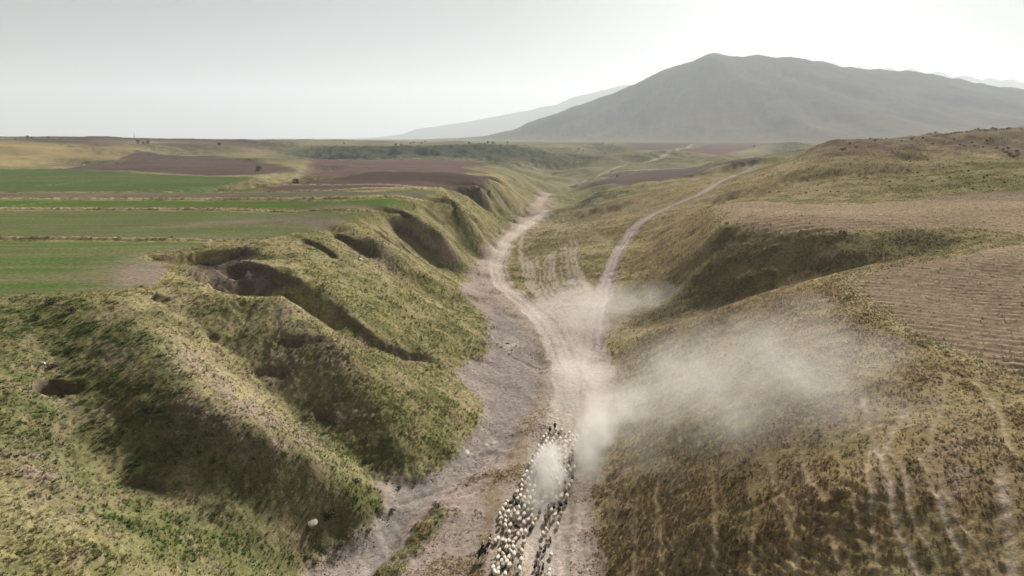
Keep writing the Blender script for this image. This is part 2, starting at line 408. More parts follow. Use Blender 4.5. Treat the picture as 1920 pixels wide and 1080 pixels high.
m_floor = area(P_FLOOR, 0.008, 0.012)
m_bed = area(P_BED, 0.012, 0.015)
m_bar = area(P_GRASS_BAR, 0.008, 0.012)
m_rf1 = area(P_RF1, 0.012, 0.012); m_rf2 = area(P_RF2, 0.008, 0.006); m_rf3 = area(P_RF3, 0.01, 0.01)
m_gf = [area(p, 0.006, 0.004) for p in (P_GF1, P_GF2, P_GF3, P_GF4)] + [area(P_GF5, 0.012, 0.01)]
m_bf = [area(p, 0.01, 0.008) for p in (P_BF1, P_BF2, P_BF3)]; m_bf2b = area(P_BF2B, 0.02, 0.01)
m_rp = [area(p, 0.01, 0.01) for p in (P_RP1, P_RP2, P_RP3, P_RP4)]
m_tan = area(P_TAN, 0.08, 0.08); m_skb = area(P_SKY_BROWN, 0.05, 0.05); m_dsc = area(P_DARKSCARP, 0.05, 0.05)
m_rsc = area(P_R_SCARP, 0.02, 0.03)
m_kp = area(P_KNOLL_PALE, 0.04, 0.06)
m_flat = np.clip(sum(m_gf) + sum(m_bf) + sum(m_rp) + m_rf1 + m_rf2 + m_rf3, 0, 1)
k_main, d_main = track(MAIN, 5.2, 0.3, 0.8); k_main2, d_main2 = track(MAIN2, 3.6, 0.5, 0.8)
k_side, d_side = track(SIDE, 4.8, 0.4, 0.7)
k_far, _ = track(FARROAD, 7, 0.4, 1.5); k_far2, _ = track(FARROAD2, 9, 0.4, 1.5)
k_ruts = np.zeros(X.shape, np.float32)
for k_, p in enumerate(RUTS): k_ruts = np.maximum(k_ruts, track(p + [(p[-1][0] + 14, p[-1][1] + 22)] if k_ < 11 else p, (1.7, 1.0, 1.3, .9, 1.5)[k_ % 5], 0.6, 1.1)[0] * np.clip((1.1, .8, 1.0, .75, .95)[k_ % 5] + .8 * W1 + .4 * W2, .25, 1))
k_steps = np.zeros(X.shape, np.float32)
for p in STEPS: k_steps = np.maximum(k_steps, track(p, 1.1, 0.5, 0.9)[0])
k_trail = np.zeros(X.shape, np.float32)
k_trw = np.zeros(X.shape, np.float32)
for p, w in TRAILS: k_trw = np.maximum(k_trw, track(p, w * .9 + .35, .4, .6)[0])
for p, w in TRAILS: k_trail = np.maximum(k_trail, track(p, w * 0.62, 0.5, 0.6)[0] * (1.0 if w > .6 else .7 if w > .42 else .38) * np.clip(.75 + .9 * W1 + .5 * W2, .2, 1.1))
BAULKS = [[(-480,447),(0,447),(200,448),(330,450),(392,452)],[(-480,391),(0,392),(320,392),(500,394),(640,396),(700,397)],[(-480,372),(0,373),(150,373),(400,373),(640,375),(800,377)],[(560,359),(640,359),(830,357)],[(-480,316),(0,315),(110,315)],[(115,317),(165,308),(225,304)],[(500,348),(620,347),(760,352),(830,354)],[(500,333),(560,326),(600,320),(620,314)],[(420,356),(450,349),(480,346)]]
k_bk = np.zeros(X.shape, np.float32)
for i, p in enumerate(BAULKS): k_bk = np.maximum(k_bk, track(p, 1.7 if i < 3 else 2.6, 0.4, 0.5)[0])
FARTRACKS = [[(-60,397),(0,389),(100,378),(150,372),(207,361),(292,354)],[(65,349),(100,347),(138,342),(173,339)],[(0,331),(40,330)],[(618,347),(830,353)]]
k_ft = np.zeros(X.shape, np.float32)
for p in FARTRACKS: k_ft = np.maximum(k_ft, track(p, 1.1, 0.6, 0.3)[0])

# ------------------------------------------------------------------ relief
gy = np.gradient(ZB, axis=0) / np.gradient(R2, axis=0)
gx = np.gradient(ZB, axis=1) / (np.gradient(T2, axis=1) * R2)
slope = np.hypot(gx, gy)
hill = (1 - m_floor) * (1 - m_flat)
hs_ = hill * np.clip(0.12 + slope * 2.0, 0, 1)
N_a = fbm(X / 38, Y / 38, 3, off=1.0)
N_b = fbm(X / 11, Y / 11, 4, off=7.0)
N_c = fbm(X / 2.6, Y / 2.6, 3, off=3.0)
N_d = fbm(X / 0.8, Y / 0.8, 2, off=13.0)
H = ZB.copy()
N_f = fbm(X / 160, Y / 160, 5, off=2.0)
H += hill * smooth(350, 900, R2) * N_f * 6.0 * (1 - smooth(1800, 3500, R2)) - hill * smooth(420, 700, R2) * (1 - smooth(1300, 1900, R2)) * smooth(-.02, .04, T2) * np.clip(ridged(X / 120, Y / 200, 3, off=12) - .45, 0, 1) * 14
H += hs_ * near * (N_a * 0.32 + N_b * 0.20 + N_c * 0.09) + hill * near * N_d * 0.07
RL = ridged(X / 9 + 0.3 * N_a, Y / 9, 3, off=4.4)
H -= hs_ * near * np.clip(RL - 0.5, 0, 1) * 0.55
# small steps trodden along the slope
H += hs_ * near * 0.05 * np.sin(2 * np.pi * (H / 0.7 + N_b * 1.2 + N_a + N_c * .25)) * smooth(0.15, 0.45, slope) * np.clip(.75 + N_b * 1.5, 0, 1.3) * 1.4
H += m_floor * (1 - m_bed) * (N_c * 0.10 + N_d * 0.03) + m_bed * (-0.55 + N_c * 0.08 + 0.05 * fbm(X / 1.2 + Y / 2.0, Y / 9, 3, off=9))
H += m_bar * 0.35 * (0.6 + N_c)
H -= k_main * 0.18 + k_side * 0.35 + k_ruts * 0.22 * hill + k_trail * 0.12 + k_main2 * 0.1
H -= 0.10 * np.exp(-((d_main - 1.1) / 0.35) ** 2) + 0.08 * np.exp(-((d_side - 0.9) / 0.3) ** 2)
H += 0.30 * np.exp(-((d_side - 2.3) / 0.5) ** 2) + 0.12 * np.exp(-((d_main - 3.2) / 0.6) ** 2)
H += k_bk * (0.55 + 0.3 * N_c) - k_steps * 0.25 * hill
for p, w, dpt in [([(1036,349),(1040,336),(1018,324),(1026,312),(1070,302),(1098,288),(1132,276)], 70, 9), ([(1300,300),(1400,297),(1470,283)], 60, 6), ([(1180,300),(1120,312),(1062,330)], 50, 5), ([(395,356),(440,351),(486,346)], 22, 4.5), ([(600,293),(568,283),(545,272),(470,266)], 70, 8), ([(548,338),(520,330),(575,322),(610,312)], 26, 4), ([(170,306),(120,300),(60,306)], 40, 4), ([(1000,300),(960,292),(900,285)], 60, 5), ([(866,362),(888,370),(912,382),(938,396)], 17, 5.5), ([(922,345),(945,356),(970,372)], 20, 5), ([(950,338),(972,346),(992,356)], 26, 4), ([(1045,392),(1075,372),(1120,356)], 26, 4), ([(1130,395),(1090,402),(1045,412)], 22, 3), ([(1340,372),(1280,400),(1210,440)], 18, 2), ([(1230,440),(1200,480),(1175,510)], 9, 1.4), ([(1500,345),(1440,352),(1390,362)], 22, 2.5), ([(1700,318),(1600,322),(1520,330)], 26, 3)]:
    H -= track(p, w, .9, 4)[0] * dpt
for p, w, hgt in [([(1046,396),(1085,386),(1130,368)], 24, 3.0), ([(1330,314),(1380,313),(1410,308)], 34, 4.5), ([(1140,298),(1230,294),(1300,284)], 90, 6), ([(230,286),(250,278),(270,280)], 70, 6), ([(1440,279),(1500,276)], 90, 8)]:
    H += track(p, w, .9, 4)[0] * hgt * (1 + .4 * N_f)
H -= hs_ * near * np.clip(ridged(X / 3.4 + .4 * N_b, Y / 3.4, 2, off=61) - .5, 0, 1) * (.30 - .24 * smooth(.0, .08, T2))
def rows(a, b, mask, pitch, amp):
    ax, ay = at(*a); bx, by = at(*b)
    L = math.hypot(bx - ax, by - ay); nx, ny = -(by - ay) / L, (bx - ax) / L
    s = (X * nx + Y * ny) + W1 * 0.5 + N_c * .12
    w = np.sin(2 * np.pi * s / pitch)
    return mask * amp * w * np.clip(0.7 + 1.1 * N_b + .5 * N_c, .1, 1.4), w
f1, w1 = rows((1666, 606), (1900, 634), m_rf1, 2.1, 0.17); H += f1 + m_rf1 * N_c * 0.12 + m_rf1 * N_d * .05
f2, w2 = rows((1500, 402), (1800, 404), m_rf2, 3.2, 0.22); H += f2 + m_rf2 * N_c * 0.14 + m_rf2 * N_d * .06
f3, w3 = rows((100, 500), (250, 499), m_gf[0], 1.9, 0.05); H += f3
H += m_rsc * ridged(X / 26, Y / 40, 3, off=8) * 2.2
H += m_dsc * (ridged(X / 60, Y / 60, 3, off=5) - .5) * 9
# broken edges: faults where the ground has slipped, caves and cuts
def fault(p, depth, reach, right=True, soft=0.55, wob=0.7):
    """drop on one side of a line (right of its direction), easing out over 'reach' metres"""
    pl = [at(*q) for q in p]
    for _ in range(1):
        q = [pl[0]]
        for a, b in zip(pl[:-1], pl[1:]):
            q += [(a[0] * .75 + b[0] * .25, a[1] * .75 + b[1] * .25), (a[0] * .25 + b[0] * .75, a[1] * .25 + b[1] * .75)]
        pl = q + [pl[-1]]
    xs = np.array([q[0] for q in pl]); ys = np.array([q[1] for q in pl])
    th = np.arctan2(xs, ys); rr = np.hypot(xs, ys); pad = reach * 3 + 1
    t0, t1 = np.searchsorted(TH, [(th - pad / rr).min(), (th + pad / rr).max()]); r0, r1 = np.searchsorted(RR, [rr.min() - pad, rr.max() + pad])
    sl = (slice(r0, r1), slice(t0, t1))
    PX = X[sl] + W1[sl] * wob + N_c[sl] * wob * .35; PY = Y[sl] + W2[sl] * wob + N_c[sl] * wob * .35
    best = np.full(PX.shape, 1e9); sd = np.zeros(PX.shape); al = np.zeros(PX.shape); acc = 0.0
    for (ax, ay), (bx, by) in zip(pl[:-1], pl[1:]):
        vx, vy = bx - ax, by - ay; L = max(1e-9, vx * vx + vy * vy)
        t = np.clip(((PX - ax) * vx + (PY - ay) * vy) / L, 0, 1)
        d = np.hypot(PX - ax - t * vx, PY - ay - t * vy)
        cr = (vx * (PY - ay) - vy * (PX - ax)) / math.sqrt(L)
        k = d < best
        best = np.where(k, d, best); sd = np.where(k, -cr if right else cr, sd); al = np.where(k, acc + t * math.sqrt(L), al)
        acc += math.sqrt(L)
    ends = smooth(0, acc * .2, al) * smooth(0, acc * .2, acc - al) * (np.abs(best) < np.abs(sd) * 1.3 + .4)
    side = np.where(sd > 0, best, -best)
    w = smooth(-soft, soft, side) * np.exp(-np.clip(side, 0, None) / reach) * ends
    out = np.zeros(X.shape, np.float32); out[sl] = w * depth
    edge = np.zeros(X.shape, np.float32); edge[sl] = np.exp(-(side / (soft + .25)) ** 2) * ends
    return out, edge
FAULTS = [([(266,478),(300,480),(345,478),(372,475),(410,472),(440,468),(462,461)], 2.2, 4, True), ([(450,488),(480,497),(510,504),(545,523),(585,552)], 1.5, 3, True),
 ([(372,512),(366,500),(330,488),(280,482)], 1.0, 2, True), ([(560,444),(585,452),(612,466),(640,486)], 1.3, 4, True), ([(624,436),(642,440),(660,448),(690,464),(720,485)], 1.8, 5, True),
 ([(722,408),(742,420),(760,434),(800,466),(840,495)], 1.8, 5, True), ([(690,422),(720,440),(745,462)], 1.2, 3, True), ([(735,442),(758,460),(785,486)], 1.4, 3, True),
 ([(800,376),(838,372),(858,384),(885,404),(910,426)], 1.8, 5, True), ([(832,356),(850,359),(868,366)], 2.2, 5, True), ([(738,391),(756,396),(775,408)], 1.6, 4, True), ([(790,384),(812,402),(836,424)], 1.0, 3, True),
 ([(600,560),(640,590),(690,628),(740,655),(800,670),(835,680)], 1.1, 2.5, True), ([(505,634),(560,638),(625,634)], .9, 2, True), ([(462,692),(500,690),(545,692)], .9, 2.5, True), ([(214,900),(262,898),(318,912)], .8, 1.6, True),
 ([(70,716),(105,712),(142,716)], 2.6, 1.6, True), ([(288,552),(305,556),(326,562)], 1.0, 2, True), ([(380,624),(395,624),(412,632)], .8, 1.6, True), ([(590,766),(612,772),(636,790)], 1.0, 2, True), ([(640,990),(690,968),(722,950)],.5,1.5,True), ([(868,848),(905,848),(930,838)],.5,2.5,True), ([(890,612),(918,640),(905,668)],.4,1,False)]
k_sc = np.zeros(X.shape, np.float32)
for p, dpt, rch, rt in FAULTS:
    a_, e_ = fault(p, dpt, rch, rt)
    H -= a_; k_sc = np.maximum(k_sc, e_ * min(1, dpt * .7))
for p, w, dpt in [([(84,724),(134,723)], 2.4, 3.0), ([(425,500),(440,508)], 4, 1.2)]:
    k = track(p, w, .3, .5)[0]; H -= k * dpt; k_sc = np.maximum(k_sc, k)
CRACKS = [[(960,665),(975,676),(1005,688),(1030,690)],[(840,925),(880,912),(905,895)],[(905,880),(925,862),(930,850)],[(750,940),(790,928),(830,912)],[(870,928),(930,905),(955,880)]]
for p in CRACKS: H -= track(p, 0.9, 0.6, 0.8)[0] * 0.22
# far high ground: the broad mountain and the ranges behind it
SIL = [(760,262),(860,258),(910,254),(960,243),(992,227),(1040,211),(1081,197),(1145,175),(1208,146),(1240,132),(1275,119),(1297,111),(1304,108),(1329,98),(1340,99),(1364,103),(1418,102),(1481,105),(1526,111),(1589,124),(1716,132),(1780,143),(1843,156),(1920,166),(2080,196),(2300,232),(2600,258)]
YM = 5200.0
mx = []; mz = []
for u, v in SIL:
    a, b, c = ray(u, v); t = YM / b
    mx.append(a * t); mz.append(CAM_H + c * t)
PR = np.clip(np.interp(X, mx, mz) - 34, 0, None)
ph = np.arctan2(X - 1560, YM + 300 - Y + 1e-3)
LM = 620 + PR * 2.5
tf = np.clip((YM - Y) / LM, 0, 1); tb = np.clip((Y - YM) / (500 + PR * 2.0), 0, 1)
rib = ridged(ph * 5.2 + 0.2 * fbm(X / 900, Y / 900, 2), (np.hypot(X - 1560, Y - YM) / 2600), 3, off=6)
rib2 = ridged(ph * 14 + 0.3 * N_f, np.hypot(X - 1560, Y - YM) / 900, 2, off=16)
face = np.clip(1 - tf, 0, 1) ** 1.18 * np.clip(1 - tb, 0, 1)
MT = PR * face
belly = np.clip(4 * tf * (1 - tf), 0, 1) * np.clip(PR / 220, 0, 1)
MT = MT + belly * ((rib - .55) * 34 + (rib2 - .5) * 13) + np.clip(PR / 100, 0, 1) * (face > .02) * fbm(X / 130, Y / 130, 4, off=31) * 9
m_mt = smooth(4, 22, MT) * (Y > 2500)
H += np.where(Y > 2500, np.maximum(MT, 0), 0)
SIL2 = [(690,259),(754,252),(782,241),(859,230),(905,222),(954,212),(1000,204),(1043,193),(1081,177),(1130,168),(1183,157),(1300,120),(1420,118),(1600,122),(1742,131),(1812,142),(1863,147),(1960,150),(2150,170),(2400,215),(2600,250)]
YD = 15000.0
dx = []; dz_ = []
for u, v in SIL2:
    a, b, c = ray(u, v); t = YD / b
    dx.append(a * t); dz_.append(CAM_H + c * t)
PD = np.clip(np.interp(X, dx, dz_, left=0, right=0) - 32, 0, None)
MD = PD * np.clip(1 - np.abs(Y - YD) / 2600, 0, 1) ** 1.1 * (1 + 0.05 * fbm(X / 500, Y / 500, 4))
m_md = smooth(5, 40, MD)
H += MD
H += smooth(2500, 5000, R2) * (1 - m_mt) * N_f * 3

# ------------------------------------------------------------------ ground colours (what the ground is, with some light and shade painted in)
def c3(*c): return np.array(c, np.float32)
def mixc(A, B, m): return A + (np.asarray(B, np.float32) - A) * m[..., None]
DRY, GRN, OLV, DKG = c3(.320,.270,.155), c3(.135,.145,.055), c3(.205,.182,.086), c3(.065,.080,.032)
SOIL, DIRT, BED, PALE = c3(.265,.205,.160), c3(.330,.275,.235), c3(.255,.222,.202), c3(.55,.50,.44)
def blob(u, v, ru, rv, warp=0.6):
    th, l = hit(u, v)
    th2, l2 = hit(u + ru, v); th3, l3 = hit(u, v - rv); th4, l4 = hit(u, v + rv)
    a = max(abs(th2 - th), 0.004); b = max(abs(l3 - l4) * .5, 0.006); b = min(b, 0.5)
    q = ((T2 - th) / a) ** 2 + ((L2 - l) / b) ** 2
    return np.exp(-q * 0.9) * np.clip(1 + warp * (N_b + 0.7 * N_c), 0, 2) * (q < 6)
g = np.clip(0.42 + 0.9 * N_a + 0.75 * N_b + 0.55 * N_c, 0, 1)
C = mixc(np.broadcast_to(DRY, X.shape + (3,)).copy(), OLV, np.clip(g * 1.1, 0, 1))
green = np.zeros(X.shape, np.float32)
for q in [(100,610,120,60,1.2),(230,700,130,130,1.0),(340,850,200,120,1.1),(520,960,180,90,1.7),(640,940,100,70,1.8),(420,1020,190,70,1.6),(80,800,110,90,.8),(500,860,120,80,1.0),(240,960,120,60,1.0),(600,800,90,60,.6),(690,830,120,70,.8),(790,790,100,80,.6),(560,660,80,60,.45),
          (860,430,30,40,1.0),(700,540,120,40,.5),(860,600,60,50,.6),(900,370,60,15,.8),(640,470,60,20,.5),(720,570,90,50,.5),(1620,450,130,14,.9),(1750,455,110,10,1.0),(1400,480,60,50,.7),(1250,560,120,40,.3),(1800,330,150,30,.6),(1100,365,70,12,.9),(1330,950,130,100,.35),(1700,650,60,40,.5),(1880,660,50,40,.5),(920,385,30,15,.7),(60,450,5,5,0)]:
    green = np.maximum(green, blob(*q[:4]) * q[4])
C = mixc(C, GRN, np.clip(green * (0.55 + 0.6 * g), 0, 1))
C = mixc(C, DKG, np.clip((green - .55) * 1.3 + N_c * .5, 0, .8) * hill * near)
# right-hand slopes: browner, rust and olive
right = smooth(0.02, 0.08, T2) * near * hill
for q in [(1500,850,330,220,.85),(1450,590,120,50,.7),(1300,1000,200,120,.6),(1800,950,200,140,.6),(1250,470,90,70,.65),(1420,540,150,60,.6),(1700,320,220,40,.35),(1330,430,60,60,.6)]:
    C = mixc(C, c3(.200,.148,.062), np.clip(blob(*q[:4], .9) * q[4], 0, .9) * right)
for q in [(1450,870,120,120,.5),(1680,970,90,70,.5),(1600,640,120,40,.5),(1850,970,60,60,.6)]:
    C = mixc(C, c3(.190,.112,.055), np.clip(blob(*q[:4], 1.2) * q[4] * (0.6 + N_b), 0, .8) * right)
C = mixc(C, c3(.222,.206,.088), np.clip(.55 + .6 * N_b, 0, .85) * (1 - smooth(-.02, .02, T2)) * near * hill)
C = mixc(C, c3(.250,.185,.100), np.clip(.55 + .5 * N_b + .3 * N_a, 0, .85) * smooth(0.03, 0.14, T2) * (1 - smooth(150, 240, R2)) * hill)
for q in [(1270,420,60,40,.8),(1230,470,50,40,.6),(1330,400,30,20,.7),(1210,400,60,20,.5),(1150,392,90,14,.8),(1250,372,60,12,.8),(1090,440,40,14,.6),(1290,350,60,10,.6),(1450,320,80,14,.5),(1600,300,120,8,.6),(1420,350,80,14,.5),(1750,300,120,10,.35)]:
    C = mixc(C, c3(.30,.225,.125), np.clip(blob(*q[:4], .6) * q[4], 0, .9) * hill)
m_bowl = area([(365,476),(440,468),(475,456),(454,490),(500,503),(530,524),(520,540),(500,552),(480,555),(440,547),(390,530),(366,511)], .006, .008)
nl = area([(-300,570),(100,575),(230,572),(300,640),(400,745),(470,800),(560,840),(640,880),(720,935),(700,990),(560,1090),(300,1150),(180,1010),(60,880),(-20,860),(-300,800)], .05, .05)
C = mixc(C, c3(.105,.110,.046), nl * np.clip(.62 + .5 * N_b + .3 * N_c, 0, .9) * hill)  # green growth on spur A's left face, with its shade painted in
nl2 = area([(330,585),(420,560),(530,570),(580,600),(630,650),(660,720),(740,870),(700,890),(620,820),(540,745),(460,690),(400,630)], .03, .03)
C = mixc(C, c3(.135,.125,.062), nl2 * np.clip(.6 + .5 * N_b + .3 * N_c, 0, .9) * hill)  # shaded left face of spur B, painted darker
r2f = area([(1150,560),(1250,500),(1340,440),(1420,436),(1580,440),(1700,434),(1790,430),(1850,446),(1700,480),(1530,515),(1340,575),(1200,620)], .03, .04)
C = mixc(C, c3(.150,.125,.070), r2f * np.clip(.55 + .6 * N_b, 0, .85) * hill)  # near face of R2: its shade is put into the colour
N_e = fbm(X / 5.5, Y / 5.5, 3, off=71)
C = mixc(C, c3(.085,.092,.036), np.clip((N_e - .12) * 2.2, 0, .55) * hill * near * (1 - .5 * smooth(.02, .1, T2)))
C = mixc(C, c3(.25,.195,.125), np.clip((-N_e - .2) * 2.0, 0, .5) * hill * near)
# bare soil patches and steep cuts
bare = np.zeros(X.shape, np.float32)
for q in [(470,760,110,50,1.0),(380,690,60,50,.7),(540,700,60,40,.6),(420,530,60,25,1.0),(560,590,60,20,.4),(120,750,22,40,.7),(60,880,70,40,.5),(640,780,40,25,.8),(560,810,40,20,.5),(720,905,24,14,.8),(110,960,80,40,.4),(1720,770,90,40,.7),(1650,850,40,60,.5),(1790,880,60,60,.5),(760,905,50,12,.8),(700,490,60,26,.5),(780,450,60,26,.5),(670,455,40,12,.5),(1880,930,40,90,.4),(1500,800,120,25,.4),(620,660,40,60,.4),(210,670,60,20,.3)]:
    bare = np.maximum(bare, blob(*q[:4], .9) * q[4])
slope2 = np.hypot(np.gradient(H, axis=0) / np.gradient(R2, axis=0), np.gradient(H, axis=1) / (np.gradient(T2, axis=1) * R2))
steep = smooth(1.0, 1.7, slope2 + 0.25 * N_c) * hill * near * np.clip(1 - green, 0, 1)
bare = np.clip(np.maximum(np.maximum(bare * (0.7 + .8 * N_c), m_bowl * .95), steep * .85), 0, 1)
C = mixc(C, SOIL * (1 + 0.12 * N_c[..., None]), bare)
C = mixc(C, c3(.115,.092,.075), m_bowl * np.clip(.8 + .5 * N_c, 0, 1))  # bowl soil darkened to stand for the shade lying in it
C = mixc(C, c3(.120,.088,.066), np.clip(k_sc * .9, 0, .9))  # scarp faces and cave insides: soil colour darkened as painted shade
C = mixc(C, c3(.30,.25,.15), m_kp * .7)
C = mixc(C, c3(.185,.135,.105), m_rsc * np.clip(.75 + .6 * N_b + .2 * N_f, 0, 1))
# far country
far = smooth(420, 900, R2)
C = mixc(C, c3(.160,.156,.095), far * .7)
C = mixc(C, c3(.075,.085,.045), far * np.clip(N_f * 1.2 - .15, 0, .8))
C = mixc(C, c3(.30,.23,.12), m_tan * .9)
C = mixc(C, c3(.075,.055,.050), m_skb)
C = mixc(C, c3(.045,.062,.042), m_dsc * .85)
STK = fbm(X / 90, Y / 2.2, 4, off=5.5)            # drill lines along the strips
STK2 = fbm(X / 300, Y / 9, 3, off=15.5)
STK3 = fbm(X / 260, Y / 1.1, 2, off=44) * (1 - smooth(300, 500, R2))
gf_cols = [(c3(.088,.140,.038), c3(.160,.155,.078)), (c3(.095,.128,.042), c3(.150,.140,.080)), (c3(.070,.138,.028), c3(.118,.122,.052)), (c3(.108,.110,.065), c3(.155,.128,.095)), (c3(.072,.115,.042), c3(.115,.122,.060))]
for m, (a, b) in zip(m_gf, gf_cols):
    t = np.clip(.35 + 1.0 * STK + .7 * STK2 + .9 * STK3 + .15 * N_c, 0, 1)
    C = mixc(C, a + (b - a) * t[..., None], m)
b1 = np.maximum(blob(290,510,85,32), blob(330,480,60,10)) * m_gf[0]
C = mixc(C, c3(.235,.185,.145), np.clip(b1 * 1.25, 0, .95))
b2 = np.maximum(blob(620,418,90,9), np.maximum(blob(470,415,160,5) * .7, blob(420,452,60,6))) * m_gf[1]
C = mixc(C, c3(.200,.160,.125), np.clip(b2 * 1.1, 0, .9))
b3 = blob(640,389,120,3) * m_gf[2] + blob(200,365,260,4) * m_gf[3] * .6
C = mixc(C, c3(.19,.15,.115), np.clip(b3, 0, .8))
BR = c3(.105,.078,.068)
for m, sc in zip(m_bf, (1.05, 1.0, 1.25)):
    C = mixc(C, BR * (sc * (1 + .25 * STK2 + .15 * STK))[..., None], m)
C = mixc(C, BR * 0.72, m_bf2b * .6)
for m, cc in zip(m_rp, (c3(.115,.085,.080), c3(.135,.105,.095), c3(.14,.10,.09), c3(.115,.09,.085))):
    C = mixc(C, cc, m)
ST1 = np.clip(.5 + .5 * w1, 0, 1); ST2 = np.clip(.5 + .5 * w2, 0, 1)  # row stripes: crests tinted paler so the furrows between read as shaded
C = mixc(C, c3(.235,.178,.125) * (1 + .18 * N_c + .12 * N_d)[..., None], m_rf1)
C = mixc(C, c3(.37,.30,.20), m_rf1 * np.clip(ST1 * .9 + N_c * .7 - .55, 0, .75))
C = mixc(C, c3(.28,.212,.148) * (1 + .15 * N_c)[..., None], m_rf2)
C = mixc(C, c3(.36,.285,.18), m_rf2 * np.clip(ST2 * .8 + N_c * .9 - .5, 0, .8))
C = mixc(C, c3(.20,.165,.125), m_rf3 * .85)
# pale dry fringe along field edges and rims; crest R1's is painted backlight
def fringe(p, w, c, k=.8):
    global C
    m = track(p, w, 0.6, 1.2)[0]
    C = mixc(C, c, m * k * np.clip(.8 + .7 * N_c, 0, 1))
    return m
FR = c3(.39,.325,.185)
fr = [fringe([(1640,505),(1598,517),(1592,536),(1626,568),(1700,618),(1762,650),(1850,690),(1930,710)], 2.6, FR),
      fringe([(1338,386),(1350,405),(1364,423),(1420,432),(1480,439),(1580,436),(1700,429),(1795,426),(1870,432),(1960,437)], 2.4, FR),
      fringe([(1150,650),(1250,611),(1340,579),(1430,549),(1530,521),(1640,494),(1740,482),(1830,469),(1890,456)], 1.6, c3(.33,.28,.12), .7),
      fringe([(1420,376),(1600,380),(1760,374),(1920,366)], 3.0, c3(.30,.25,.14), .6),
      fringe([(100,555),(200,551),(262,544),(300,535),(322,515),(322,496),(300,485),(345,472),(433,466),(470,455)], 2.4, c3(.31,.27,.12), .7),
      fringe([(395,533),(443,553),(480,557),(530,559),(560,573),(590,598),(635,645)], 1.6, c3(.33,.28,.13), .8),
      fringe([(505,452),(560,441),(600,433),(640,424),(690,406),(730,391),(780,378),(815,368),(835,356)], 3.5, c3(.235,.215,.085), .6)]
C = mixc(C, c3(.36,.30,.18), np.clip(k_bk * (1.0 + .8 * N_c), 0, .9))
C = mixc(C, c3(.33,.31,.17), k_ft * .55)
for q in [(1010,306,45,9,.7),(1130,305,50,8,.5),(1060,325,40,6,.6),(1180,330,60,5,.5),(980,332,30,6,.5),(300,268,120,5,.6),(470,285,60,8,.5),(1420,282,70,6,.6),(1350,300,60,6,.4)]:
    C = mixc(C, c3(.30,.255,.155), np.clip(blob(*q[:4], .5) * q[4], 0, .85) * hill)
for q in [(1090,285,60,9,.8),(1040,300,30,8,.7),(1000,285,50,7,.8),(1150,276,50,5,.8),(1230,300,60,6,.6),(1110,372,50,7,.8),(900,372,30,9,.8),(945,358,25,8,.7),(975,340,30,6,.6),(560,278,60,8,.7),(430,300,60,5,.5),(430,352,45,5,.9),(560,340,50,5,.7),(1480,283,40,8,.7),(160,302,70,4,.6),(60,262,60,3,.7),(640,285,60,8,.5)]:
    C = mixc(C, c3(.055,.066,.045), np.clip(blob(*q[:4], .8) * q[4], 0, .85) * hill)
# valley floor, bed, tracks
fl = np.clip(N_c * .5 + N_b * .6 + .5, 0, 1)
C = mixc(C, c3(.295,.240,.205) * (1 + .15 * N_c + .10 * N_d)[..., None], m_floor)
C = mixc(C, c3(.245,.185,.120), m_floor * np.clip(N_b * 1.6 + N_c * .6 - .25, 0, .8))
bedst = fbm(X / 2.0 + Y / 4.0, Y / 14, 4, off=22)
C = mixc(C, BED * (1 + .16 * bedst + .08 * N_d)[..., None], m_bed)
C = mixc(C, c3(.36,.315,.27), m_bed * np.clip(bedst * 1.2 - .2, 0, .6))
bar2 = [track([(1010,650),(1035,720),(1025,760),(990,830),(955,890),(925,940)], 3.6, .6, 1.5)[0] * .8, track([(880,1090),(905,1010),(925,950),(955,880)], 1.6, .6, 1.2)[0], track([(1115,930),(1120,1000),(1130,1090)], 1.8, .6, 1.0)[0] * .8]
C = mixc(C, c3(.20,.150,.090), np.clip(np.maximum(bar2[0], np.maximum(bar2[1], bar2[2])) * (0.8 + N_c), 0, .85) * m_floor)
C = mixc(C, c3(.13,.135,.045), m_bar * np.clip(.8 + N_c, 0, 1))
C = mixc(C, c3(.31,.25,.12), m_bar * np.clip(N_c * 1.8, 0, .7))
k_wide, d_wide = track(MAIN, 11, .5, 1.5)
rut = fbm(d_wide * 1.5, (X * .2 + Y) / 40, 3, off=31)
k_fork = np.clip(np.maximum(k_wide, area([(1000,600),(1060,545),(1112,548),(1125,560),(1114,620),(1136,660),(1142,720),(1138,790),(1110,880),(1050,900),(1040,780),(1035,690)], .03, .02)), 0, 1) * m_floor
C = mixc(C, c3(.40,.34,.285) * (1 + .35 * rut + .12 * N_d)[..., None], k_fork * .85)
C = mixc(C, c3(.23,.185,.150), k_fork * np.clip(rut * 2.2 - .55, 0, .55))
TRK = c3(.46,.395,.335)
C = mixc(C, TRK, np.clip(k_main * (.85 + .3 * N_c), 0, 1) * .9)
C = mixc(C, TRK * .86, np.clip(k_main2, 0, 1) * .6)
C = mixc(C, c3(.315,.265,.245), k_side * .95)
C = mixc(C, c3(.40,.345,.295), np.exp(-((d_main - 1.1) / 0.4) ** 2) * .6)
C = mixc(C, c3(.40,.35,.30), np.exp(-((d_side - 0.9) / 0.35) ** 2) * .55)
C = mixc(C, c3(.34,.29,.235), np.clip(k_ruts * .85, 0, 1) * (1 - .5 * m_floor))
C = mixc(C, c3(.35,.30,.23), k_steps * .8 * (1 - m_floor))
C = mixc(C, c3(.40,.335,.265), np.clip(k_trail * (.7 + .6 * N_c), 0, .85))
C = mixc(C, c3(.40,.34,.27), np.clip(k_far + k_far2 * .8, 0, 1) * .8)
pale_patch = np.maximum(blob(962,640,18,13,1.2), np.maximum(blob(915,828,26,11,1.2), blob(890,843,20,5,1.0)))
crk = np.clip(ridged(X / 1.4, Y / 0.9, 2, off=77) * 1.6 - .45, 0, 1)
